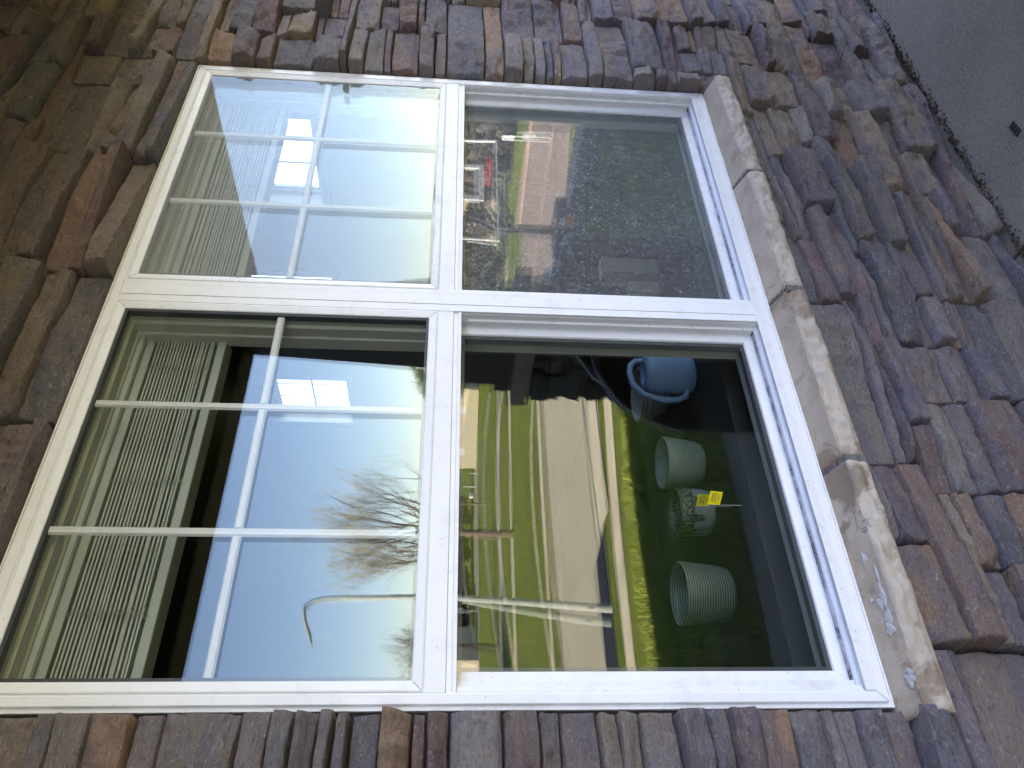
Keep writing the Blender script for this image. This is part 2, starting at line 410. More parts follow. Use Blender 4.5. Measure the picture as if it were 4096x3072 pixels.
# ------------------------------------------------------------------ stone veneer wall
WX0, WX1, WZ0, WZ1 = 0.372, 2.262, 0.640, 2.278
DU, DZ = (WX1-WX0)/158, (WZ1-WZ0)/136
PAL = [(.100,.100,.118), (.135,.105,.120), (.165,.130,.112), (.215,.165,.120), (.135,.078,.080), (.180,.160,.140),
       (.112,.074,.088), (.240,.170,.110), (.078,.080,.094), (.150,.130,.132), (.235,.135,.080), (.125,.118,.108), (.155,.092,.078), (.105,.108,.125), (.170,.150,.145)]
def stone_mesh(rng, u0, u1, v0, v1, res, sid, base=None):
    """one split stone: returns verts in (u, depth-out, v), faces, colours"""
    Lu, Lv = u1-u0, v1-v0
    def axis(L):
        e = [0, .0012, .0035, min(.008, L*.25)]
        n = max(1, int(round((L-2*e[-1])/res)))
        mid = list(np.linspace(e[-1], L-e[-1], n+1))[1:-1]
        return np.array(e+mid+[L-x for x in e[::-1]])
    U = axis(Lu); Vv = axis(Lv); nu, nv = len(U), len(Vv)
    def fac(A, L, xp, fp):
        d = np.minimum(A, L-A); return np.interp(d, xp, fp)
    gu, gv = np.meshgrid(U, Vv, indexing='ij')
    fu = fac(U, Lu, [0, .0012, .0035, .007], [0, .82, .97, 1.0])[:, None]*np.ones((1, nv)); fv = fac(Vv, Lv, [0, .0010, .0030], [0, .93, 1.0])[None, :]*np.ones((nu, 1))
    s = sid*13
    h0 = base if base is not None else rng.choice([.012, .020, .028, .036, .046, .058], p=[.14, .22, .25, .19, .13, .07])
    tu = rng.uniform(-.016, .016); tv = rng.uniform(-.008, .010)
    h = h0 + tu*(gu/Lu-.5) + tv*(gv/Lv-.5)
    X = gu+u0; Z = gv+v0
    # broken facets: the lowest of a few tilted planes
    pl = None
    for _ in range(int(rng.integers(2, 5))):
        cu, cv = rng.uniform(.15, .85)*Lu, rng.uniform(.2, .8)*Lv
        q = rng.uniform(0, .009)+(gu-cu)*rng.uniform(-.15, .15)+(gv-cv)*rng.uniform(-.16, .16)
        pl = q if pl is None else np.minimum(pl, q)
    h = h+pl-pl.mean()
    style = rng.random()
    if style < .5:      # layered clefts running along the stone
        wob = fbm(X*9, Z*9, s+2, 3)*.8
        n = fbm(X*3.5, Z*18, s, 3)*rng.uniform(3, 6)+wob; t = np.floor(n); fr = n-t; st = t+np.clip((fr-.88)*8.3, 0, 1)
        h = h+(st-st.mean())*rng.uniform(.004, .008)
    elif style < .68:   # bark-like ripples across
        n = fbm(X*42, Z*14, s, 4); h = h+(n-.5)*.026*np.clip(fbm(X*6, Z*9, s+5, 2)*2.2-.5, 0, 1)
    h = h+(fbm(X*34, Z*50, s+3, 4)-.5)*.0125
    # one chipped corner or bevelled arris
    if rng.random() < .6:
        cu = rng.choice([0, Lu]); cv = rng.choice([0, Lv]); d = np.abs(gu-cu)/rng.uniform(.8, 1.6)+np.abs(gv-cv)*rng.uniform(.7, 1.6)
        rr = rng.uniform(.015, .05); h = h-np.clip(rr-d, 0, rr)*rng.uniform(.35, .8)
    if rng.random() < .28:   # sloping top or bottom face
        rr = rng.uniform(.012, .03); d = gv if rng.random() < .6 else Lv-gv
        d = d+(fbm(X*12, Z*3, s+9, 2)-.5)*.012
        h = h-np.clip(rr-d, 0, rr)*rng.uniform(.5, 1.1)
    h = np.maximum(h, .007)
    out = np.minimum(fu, fv)*h
    # uneven outline
    j = .0038
    eu = (1-np.clip(np.minimum(gu, Lu-gu)/.03, 0, 1)); ev = (1-np.clip(np.minimum(gv, Lv-gv)/.03, 0, 1))
    sgu = np.where(gu < Lu/2, 1, -1); sgv = np.where(gv < Lv/2, 1, -1)
    X = X+sgu*eu*fbm(Z*22, X*0+sid, s+7, 3)*j*1.5; Z = Z+sgv*ev*fbm(X*14, Z*0+sid, s+8, 3)*j
    V = np.stack([X, out, Z], -1).reshape(-1, 3)
    idx = np.arange(nu*nv).reshape(nu, nv)
    F = np.stack([idx[:-1, :-1], idx[1:, :-1], idx[1:, 1:], idx[:-1, 1:]], -1).reshape(-1, 4)
    c = np.array(PAL[rng.integers(len(PAL))])*rng.uniform(.85, 1.2)*1.35
    col = np.tile(np.array([*c, rng.random()]), (len(V), 1))
    return V, F, col
def pack(nx, nz, mask, rng, hs, hp, lmin, lmax):
    occ = mask.copy(); out = []
    for r in range(nz):
        cidx = 0
        while cidx < nx:
            if occ[r, cidx]: cidx += 1; continue
            e = cidx
            while e < nx and not occ[r, e]: e += 1
            run = e-cidx
            L = int(rng.integers(lmin, lmax)); H = int(rng.choice(hs, p=hp))
            if H <= 3: L = int(L*1.25)
            if run-L < lmin*.8: L = run if run <= lmax*1.25 else run//2
            L = min(L, run)
            while H > 1 and (r+H > nz or occ[r:r+H, cidx:cidx+L].any()): H -= 1
            # do not leave a sliver under a masked region
            g = 0
            while r+H+g < nz and g < 2 and not occ[r+H+g, cidx:cidx+L].any(): g += 1
            if g < 2 and r+H+g < nz and g > 0: H += g
            occ[r:r+H, cidx:cidx+L] = True; out.append((cidx, r, L, H)); cidx += L
    return out
def build_stone_wall():
    rng = np.random.default_rng(11)
    nx0 = int(round((WX0+.55)/DU)); nxr = int(round((3.75-WX1)/DU)); nz0 = int(round(WZ0/DZ)); nzt = int(round((3.04-WZ1)/DZ))
    nx = nx0+158+nxr; nz = nz0+136+nzt
    mask = np.zeros((nz, nx), bool); mask[nz0:nz0+136, nx0:nx0+158] = True
    st = pack(nx, nz, mask, rng, [2, 3, 4, 5, 6, 7, 8, 9, 10, 11], [.18, .21, .18, .14, .10, .08, .05, .03, .02, .01], 13, 40)
    Vs = []; Fs = []; Cs = []; n = 0
    X0 = WX0-nx0*DU; Z0 = WZ0-nz0*DZ
    for i, (c, r, L, H) in enumerate(st):
        g = .0013
        u0, u1 = X0+c*DU+g, X0+(c+L)*DU-g; v0, v1 = Z0+r*DZ+.0002, Z0+(r+H)*DZ-.0002
        res = .0055 if u0 < 1.4 else .0065
        V, F, col = stone_mesh(rng, u0, u1, v0, v1, res, i)
        # courses wander a little away from the window edges
        x_, z_ = V[:, 0], V[:, 2]
        dw = np.maximum(np.maximum(WX0-x_, x_-WX1), np.maximum(WZ0-z_, z_-WZ1)); k_ = np.clip(dw/.07, 0, 1)
        x2 = x_+k_*(fbm(x_*4, z_*9, 501, 3)-.5)*.016; z2 = z_+k_*(fbm(x_*3, z_*3, 502, 3)-.5)*.012
        V = np.stack([x2, .018-V[:, 1]-.018*(V[:, 1] > 0), z2], -1)
        Vs.append(V); Fs.append(F+n); Cs.append(col); n += len(V)
    me = npmesh('stone_wall', np.concatenate(Vs), np.concatenate(Fs), M['stone'], False, np.concatenate(Cs))
    o = link('stone_wall', me); tag(o, 'brown and purple-grey ledge stone wall around the white window', 'stone wall')
    b = MB()
    for (x0, x1, z0, z1) in ((-.6, WX0+.02, 0, 3.05), (WX1-.02, 3.8, 0, 3.05), (WX0+.02, WX1-.02, 0, WZ0+.06), (WX0+.02, WX1-.02, WZ1-.02, 3.05)):
        b.box((x0, .012, z0), (x1, .15, z1))
    b.build('mortar_backing', M['gap'], o)
    return o
build_stone_wall()

# ------------------------------------------------------------------ sandstone sill
def build_sill():
    root = empty('stone_sill', (0, 0, 0), 'beige sandstone sill of four slabs with wet soapy stains under the window', 'window sill')
    xs = [.352, .848, 1.334, 1.786, 2.262]
    rng = np.random.default_rng(5)
    for k in range(4):
        x0, x1 = xs[k]+(.005 if k else 0), xs[k+1]-(.005 if k < 3 else 0)
        nu = int((x1-x0)/.005); U = np.linspace(0, 1, nu)
        # section path: back of top -> nose -> under
        path = [(.014, .716), (.010, .7160), (-.010, .7085), (-.03, .7015), (-.047, .6955), (-.055, .6928), (-.0575, .6915), (-.062, .685), (-.064, .677), (-.064, .668), (-.063, .660), (-.061, .652), (-.058, .646), (-.050, .6425), (.012, .6425)]
        P = []
        for i in range(len(path)-1):
            a, b = np.array(path[i]), np.array(path[i+1]); m = max(1, int(np.linalg.norm(b-a)/.004))
            for t in range(m): P.append(a+(b-a)*t/m)
        P.append(np.array(path[-1])); P = np.array(P); nv = len(P)
        X = x0+(x1-x0)*U[:, None]*np.ones((1, nv)); Y = np.ones((nu, 1))*P[:, 0][None]; Z = np.ones((nu, 1))*P[:, 1][None]
        rough = np.clip((-.0555-Y)/.002, 0, 1); cz = np.arange(nv)[None, :]*np.ones((nu, 1))
        n1 = fbm(X*16, cz*.16, k*7, 3)-.5; n2 = fbm(X*60, cz*.35, k*7+3, 3)-.5
        edge = fbm(X*9, X*0+k, 40+k, 4)-.5
        Y = Y-rough*(n1*.022+n2*.012)+rough*edge*.010
        Z = Z+rough*(n2*.004)+(1-rough)*(fbm(X*10, Y*30, 90+k, 4)-.5)*.0035
        # chamfer the two ends
        d = np.minimum((X-x0), (x1-X)); ch = np.clip(1-d/.008, 0, 1)**2
        Z = Z-ch*.004*(Z > .68); Y = Y+ch*.005*rough
        V = np.stack([X, Y, Z], -1).reshape(-1, 3); idx = np.arange(nu*nv).reshape(nu, nv)
        F = np.stack([idx[:-1, :-1], idx[1:, :-1], idx[1:, 1:], idx[:-1, 1:]], -1).reshape(-1, 4)
        me = npmesh('sill_slab', V, F, M['sill_wet'] if k < 2 else M['sill'], False)
        # end caps
        import bmesh
        bm = bmesh.new(); bm.from_mesh(me); bm.verts.ensure_lookup_table()
        for row in (0, nu-1):
            try:
                f = bm.faces.new([bm.verts[i] for i in (idx[row] if row == 0 else idx[row][::-1])]); f.smooth = False
            except Exception: pass
        bm.to_mesh(me); bm.free()
        link('sill_slab', me, root)
    for x in xs[1:4]:
        m = MB(); n = 14
        prev = None
        for i in range(n):
            y = .012-(.066)*i/(n-1); z = .7135-.024*i/(n-1)
            wv = math.sin(i*1.3+x*7)*.0012
            m.box((x-.008+wv, y-.0052, z-.03), (x+.008+wv, y, z-.001+.001*math.sin(i*2.1)))
        m.box((x-.0085, -.0585, .646), (x+.0085, -.04, .690))
        m.build('mortar_joint', M['mortar'], root)
    return root
build_sill()

# ------------------------------------------------------------------ the window
def bowed_pane(name, x0, x1, z0, z1, y, sag, mat, parent, tilt=(0, 0), wav=0.0):
    n = 24 if sag or wav else 1
    xs = np.linspace(x0, x1, n+1); zs = np.linspace(z0, z1, n+1)
    X, Z = np.meshgrid(xs, zs, indexing='ij'); a = (X-x0)/(x1-x0)*2-1; b = (Z-z0)/(z1-z0)*2-1
    Y = y+sag*(1-a*a)*(1-b*b)+tilt[0]*(X-x0)+tilt[1]*(Z-z0)+wav*np.sin(X*9+1)*np.cos(Z*7)
    V = np.stack([X, Y, Z], -1).reshape(-1, 3); idx = np.arange((n+1)**2).reshape(n+1, n+1)
    F = np.stack([idx[:-1, :-1], idx[1:, :-1], idx[1:, 1:], idx[:-1, 1:]], -1).reshape(-1, 4)
    return link(name, npmesh(name, V, F, mat, True), parent)
def build_window():
    root = empty('window', (1.3185, 0, .722), 'wide white vinyl window of four panes with grilles in the upper two', 'window')
    def P(mb, name, mat, par=None, bevel=0.0):
        o = mb.build(name, mat, par if par is not None else root, bevel)
        if par is None: o.matrix_parent_inverse = root.matrix_world.inverted()
        return o
    root.location = (0, 0, 0)
    f = MB()
    f.ring(.385, 2.252, .722, 2.270, [(-.009, .020), (-.009, .0035), (-.0055, .0035), (-.0055, .008), (-.001, .008), (0, .0015), (.001, 0), (.0165, 0), (.0175, .0025), (.0195, .0025), (.0195, .03)])
    P(f, 'frame', M['vinyl'], bevel=.0006)
    # lower member of the frame, dirty
    f = MB(); f.box((.4046, -.0004, .7385), (2.2325, .004, .7575)); f.box((.4046, .004, .7385), (2.2325, .012, .7555))
    P(f, 'frame_sill_nosing', M['vinyl_dirty'], bevel=.0007)
    sm = MB(); e = .0007
    for (cx, sx_) in ((.385, 1), (2.252, -1)):
        for (cz, sz_) in ((.722, 1), (2.270, -1)):
            sm.add([(cx+sx_*.001-e, -.0004, cz+sz_*.001), (cx+sx_*.001+e, -.0004, cz+sz_*.001), (cx+sx_*.0165+e, -.0004, cz+sz_*.0165), (cx+sx_*.0165-e, -.0004, cz+sz_*.0165)], [(0, 1, 2, 3)])
    P(sm, 'mitre_seam', M['seam'])
    # centre mullion with two seams
    f = MB(); f.box((1.2745, .0042, .742), (1.3435, .03, 2.2503))
    for a, b, y in ((1.2745, 1.2948, .0012), (1.2958, 1.3285, .0002), (1.3295, 1.3435, .0012)):
        f.box((a, y, .742), (b, .006, 2.2503))
    P(f, 'mullion', M['vinyl'], bevel=.0006)
    for (a, b) in ((.4047, 1.2743), (1.3437, 2.2323)):
        f = MB(); f.box((a, .0022, 1.4905), (b, .03, 1.5268)); f.box((a, .006, 1.4803), (b, .028, 1.4900)); f.box((a, .004, 1.4722), (b, .0075, 1.4800))
        P(f, 'transom_bar', M['vinyl'], bevel=.0006)
    # upper lights
    for k, (a, b, zin) in enumerate(((.4047, 1.2743, 1.527), (1.3437, 2.2323, 1.527))):
        s = MB(); wl = .018 if k == 0 else .014
        s.ring(a, b, zin, 2.2505, [(0, .004), (.0012, .004), (.0012, .0015), (.004, .0005), (.0185, .0035), (.0205, .0052), (.0205, .0065)])
        sash = P(s, 'upper_sash', M['vinyl'] if k == 0 else M['vinyl_dirty'])
        g0, g1, h0, h1 = a+.0203, b-.0203, zin+.0203, 2.2505-.0203
        sm = MB()
        for (cx, sx_) in ((a, 1), (b, -1)):
            for (cz, sz_) in ((zin, 1), (2.2505, -1)):
                w1, w2, e = .004, .0187, .00075
                sm.add([(cx+sx_*w1-e, .0002, cz+sz_*w1), (cx+sx_*w1+e, .0002, cz+sz_*w1), (cx+sx_*w2+e, .0032, cz+sz_*w2), (cx+sx_*w2-e, .0032, cz+sz_*w2)], [(0, 1, 2, 3)])
        P(sm, 'mitre_seam', M['seam'], sash)
        sp = MB(); sp.ring(g0-.0003, g1+.0003, h0-.0003, h1+.0003, [(0, .0072), (.007, .0072), (.007, .0240), (0, .0240)])
        P(sp, 'glass_spacer', M['spacer'], sash)
        bowed_pane('glass_pane', g0, g1, h0, h1, .0065, .0004, M['g_out'] if k == 0 else M['g_haze'], sash)
        bowed_pane('inner_glass_pane', g0, g1, h0, h1, .0255, .0010, M['g_in'], sash, (0.0, 0.0))
        # grille bars between the panes
        gx = (.7025, .9935) if k == 0 else (1.6435, 1.9335)
        gr = MB(); sec = [(-.0090, .016), (-.0055, .0115), (0, .0125), (.0055, .0115), (.0090, .016), (.0055, .0205), (-.0055, .0205)]
        zc = 1.8855
        for x in gx:
            gr.prism([(x+i, y) for i, y in sec], h0+.002, h1-.002, 'z')
        xs = [g0+.002, gx[0]-.0088, gx[0]+.0088, gx[1]-.0088, gx[1]+.0088, g1-.002]
        for q in range(3):
            gr.prism([(y, zc+i) for i, y in sec], xs[2*q], xs[2*q+1], 'x')
        P(gr, 'grille', M['inwhite'], sash)
        # inside face of the sash
        s2 = MB(); s2.ring(a+.006, b-.006, zin-.022, 2.2445, [(0, .028), (.0185, .028), (.0185, .040), (.026, .043), (.026, .072), (.030, .075), (.030, .11)])
        P(s2, 'inner_sash', M['vinyl_in'], sash)
    # lower lights, set back in their tracks
    for k, (a, b) in enumerate(((.4047, 1.2743), (1.3437, 2.2323))):
        zo, zt = .7578, 1.4703
        tr = MB()
        # right reveal (seen), grooved
        pr = [(b, .006), (b-.0015, .012), (b-.0005, .016), (b-.0005, .026), (b-.0065, .027), (b-.0065, .034), (b-.001, .036), (b-.001, .056)]
        for i in range(len(pr)-1):
            (xa, ya), (xb, yb) = pr[i], pr[i+1]
            tr.add([(xa, ya, zo), (xb, yb, zo), (xb, yb, 1.4903), (xa, ya, 1.4903)], [(0, 1, 2, 3)])
        pl = [(a, .004), (a+.004, .010), (a+.012, .012), (a+.012, .030), (a+.027, .032), (a+.027, .056)]
        for i in range(len(pl)-1):
            (xa, ya), (xb, yb) = pl[i], pl[i+1]
            tr.add([(xa, ya, zo), (xb, yb, zo), (xb, yb, 1.4903), (xa, ya, 1.4903)], [(0, 1, 2, 3)])
        pt = [(.028, 1.4900), (.034, 1.4890), (.034, 1.4880), (.056, 1.4880)]
        for i in range(len(pt)-1):
            (ya, za), (yb, zb) = pt[i], pt[i+1]
            tr.add([(a, ya, za), (b, ya, za), (b, yb, zb), (a, yb, zb)], [(0, 1, 2, 3)])
        track = P(tr, 'side_track', M['vinyl_dirty'])
        tk = MB(); pb = [(.0035, .7572), (.006, .7560), (.0068, .7490), (.0150, .7470), (.0205, .7500), (.0225, .7570), (.0270, .7600), (.0300, .7600), (.0312, .7560), (.034, .7535), (.0440, .7530), (.0520, .7545), (.0560, .7555)]
        n = 60
        for i in range(len(pb)-1):
            (ya, za), (yb, zb) = pb[i], pb[i+1]
            tk.add([(a, ya, za), (b, ya, za), (b, yb, zb), (a, yb, zb)], [(0, 1, 2, 3)])
        P(tk, 'sill_track', M['grime'])
        s = MB(); sa = a+.0268; sb = b-.0006; sz0, sz1 = .7560, 1.4958
        s.ring(sa, sb, sz0, sz1, [(0, .058), (0, .0515), (.004, .0510), (.0045, .0522), (.0055, .0510), (.0230, .0525), (.0245, .0560), (.0245, .0595)])
        sash = P(s, 'lower_sash', M['vinyl'] if k == 0 else M['vinyl_dirty'])
        g0, g1, h0, h1 = sa+.0243, sb-.0243, sz0+.0243, sz1-.0243
        sp = MB(); sp.ring(g0-.0003, g1+.0003, h0-.0003, h1+.0003, [(0, .0600), (.009, .0600), (.009, .0775), (0, .0775)])
        P(sp, 'glass_spacer', M['spacer'], sash)
        bowed_pane('glass_pane', g0, g1, h0, h1, .0595, .0003, M['g_out'] if k == 0 else M['g_speck'], sash, wav=0.00008)
        bowed_pane('inner_glass_pane', g0, g1, h0, h1, .0790, .0026 if k == 0 else .0014, M['g_in'], sash, (0, 0), wav=.00010)
        s2 = MB(); s2.ring(sa+.012, sb-.012, sz0+.010, sz1-.010, [(0, .081), (.0150, .081), (.0150, .0840), (.0175, .0840), (.0175, .11)])
        P(s2, 'inner_sash', M['vinyl_in'], sash)
        if k == 0:
            lt = MB(); lt.box((b-.0065, .018, 1.452), (b-.0004, .0245, 1.4775), .0008); lt.lathe((0, 0, 0), [(0, 0)], 3)
            c_ = MB(); c_.box((b-.0070, .0185, 1.4545), (b-.0062, .0240, 1.4770))
            o = P(c_, 'sash_stop', M['vinyl']); 
            sc_ = MB(); sc_.tube([(b-.0070, .0213, 1.4600), (b-.0078, .0213, 1.4600)], .0016, 12); P(sc_, 'screw', M['galv'], o)
    return root
WIN = build_window()

# ------------------------------------------------------------------ porch
def sheet(name, poly, z, mat, kind='structure'):
    m = MB(); m.add([(x, y, z) for x, y in poly], [tuple(range(len(poly)))]); o = m.build(name, mat)
    return tag(o, kind=kind)
def build_porch():
    # slab in panels with tooled joints
    m = MB(); xs = [-3.0, .02, 1.52, 3.22]
    for i in range(3):
        m.box((xs[i]+.004, -2.0, -.16), (xs[i+1]-.004, .03, 0), .006)
    m.box((-3, -1.99, -.2), (3.21, .03, -.012))
    tag(m.build('porch_floor', M['slab']), kind='structure')
    p = empty('porch_column', (2.85, -1.76, 0), 'tapered dark wood porch column on a stone pedestal with a capstone', 'column')
    rng = np.random.default_rng(3)
    # stone pedestal: four faces of ledge stones
    Vs = []; Fs = []; Cs = []; n = 0; x0, x1, y0, y1 = -.245, .245, -.205, .235
    sid = 3000
    for face in range(4):
        W = (x1-x0) if face % 2 == 0 else (y1-y0); nx = int(W/.012); nz = int(1.05/.012)
        st = pack(nx, nz, np.zeros((nz, nx), bool), rng, [3, 4, 5, 6, 7], [.15, .25, .25, .2, .15], 9, 26)
        for (c, r, L, H) in st:
            sid += 1
            V, F, col = stone_mesh(rng, c*.012+.001, (c+L)*.012-.001, r*.012+.001, (r+H)*.012-.001, .012, sid, rng.choice([.014, .022, .03]))
            u, d, z = V[:, 0], V[:, 1], V[:, 2]
            # stones at the corners wrap slightly past the arris
            jt = rng.uniform(-.006, .026); u = np.where(u > nx*.012-.02, u+jt, np.where(u < .02, u-jt*.8, u))
            if face == 0: Q = np.stack([x0+u, y0-d, z], -1)
            elif face == 1: Q = np.stack([x1+d, y0+u, z], -1)
            elif face == 2: Q = np.stack([x1-u, y1+d, z], -1)
            else: Q = np.stack([x0-d, y1-u, z], -1)
            Vs.append(Q); Fs.append(F+n); Cs.append(col); n += len(Q)
    o = link('stone_pedestal', npmesh('stone_pedestal', np.concatenate(Vs), np.concatenate(Fs), M['stone'], True, np.concatenate(Cs)), p)
    b = MB(); b.box((x0, y0, 0), (x1, y1, 1.05)); b.build('pedestal_core', M['gap'], o)
    b = MB(); b.box((-.275, -.255, 1.055), (.275, .285, 1.150), .01); b.build('capstone', M['sill'], p)
    b = MB(); b.box((-.215, -.200, 1.150), (.215, .230, 1.240), .004); b.build('base_trim', M['post'], p)
    b = MB(); h0, h1 = .190, .120
    b.add([(-h0, -h0+.01, 1.24), (h0, -h0+.01, 1.24), (h0, h0+.01, 1.24), (-h0, h0+.01, 1.24), (-h1, -h1-.06, 2.54), (h1, -h1-.06, 2.54), (h1, h1-.06, 2.54), (-h1, h1-.06, 2.54)],
          [(0, 3, 2, 1), (4, 5, 6, 7), (0, 1, 5, 4), (1, 2, 6, 5), (2, 3, 7, 6), (3, 0, 4, 7)])
    b.build('tapered_post', M['post'], p)
    # porch roof
    r = empty('porch_roof', (0, 0, 0), 'porch roof with dark beams and a stained board ceiling', 'porch roof')
    b = MB(); b.box((-3.2, -1.97, 2.54), (3.13, -1.78, 2.96)); b.build('front_beam', M['post'], r)
    b = MB(); b.box((2.94, -1.779, 2.54), (3.13, .005, 2.96)); b.build('side_beam', M['post'], r)
    b = MB(); y = -1.775
    while y < -.0:
        b.box((-3.1, y, 2.962), (2.94, min(y+.086, -.002), 2.975)); y += .09
    b.box((-3.1, -1.775, 2.976), (2.94, 0, 2.99)); b.build('ceiling_boards', M['ceiling'], r)
    b = MB(); b.add([(-3.5, -2.35, 3.0), (3.45, -2.35, 3.0), (3.45, .3, 3.9), (-3.5, .3, 3.9), (-3.5, -2.35, 3.1), (3.45, -2.35, 3.1), (3.45, .3, 4.0), (-3.5, .3, 4.0)],
          [(0, 3, 2, 1), (4, 5, 6, 7), (0, 1, 5, 4), (1, 2, 6, 5), (2, 3, 7, 6), (3, 0, 4, 7)]); b.build('roof_deck', M['roof'], r)
    # the house itself, behind the stone wall
    h = empty('house', (0, 0, 0), 'tan two storey house whose stone front wall holds the window', 'house')
    b = MB()
    b.box((-7, .16, 3.9), (6.0, .3, 5.6)); b.box((-7, .3, 5.5), (6.0, 9, 5.6)); b.box((-7, .02, -.2), (-3.1, .3, 3.9)); b.box((3.8, .02, -.2), (5.4, .15, 3.9))
    b.box((-7.1, .3, -.2), (-7, 9, 5.6)); b.box((-.6-2.5, .02, -.2), (-.6, .15, 3.9)); b.box((-.6, .16, 3.06), (3.8, .3, 3.9))
    b.build('outer_wall', M['siding'], h)
    b = MB(); b.box((-12, -8.3, -2.6), (-4.2, .0, 6.8)); b.build('garage_wing', M['siding'], h)  # unseen wing added and sized to shade the lawn, slab and wall
    b = MB(); b.box((-12.3, -8.5, 6.8), (-4.05, .3, 7.0)); b.build('garage_roof', M['roof'], h)  # flat top of the added shading wing
    b = MB(); b.add([(-7.5, -.55, 5.55), (6.4, -.55, 5.55), (6.4, 4.5, 7.6), (-7.5, 4.5, 7.6), (6.4, 9.5, 5.55), (-7.5, 9.5, 5.55)], [(0, 1, 2, 3), (3, 2, 4, 5), (0, 5, 4, 1)]); b.build('roof', M['roof'], h)
build_porch()

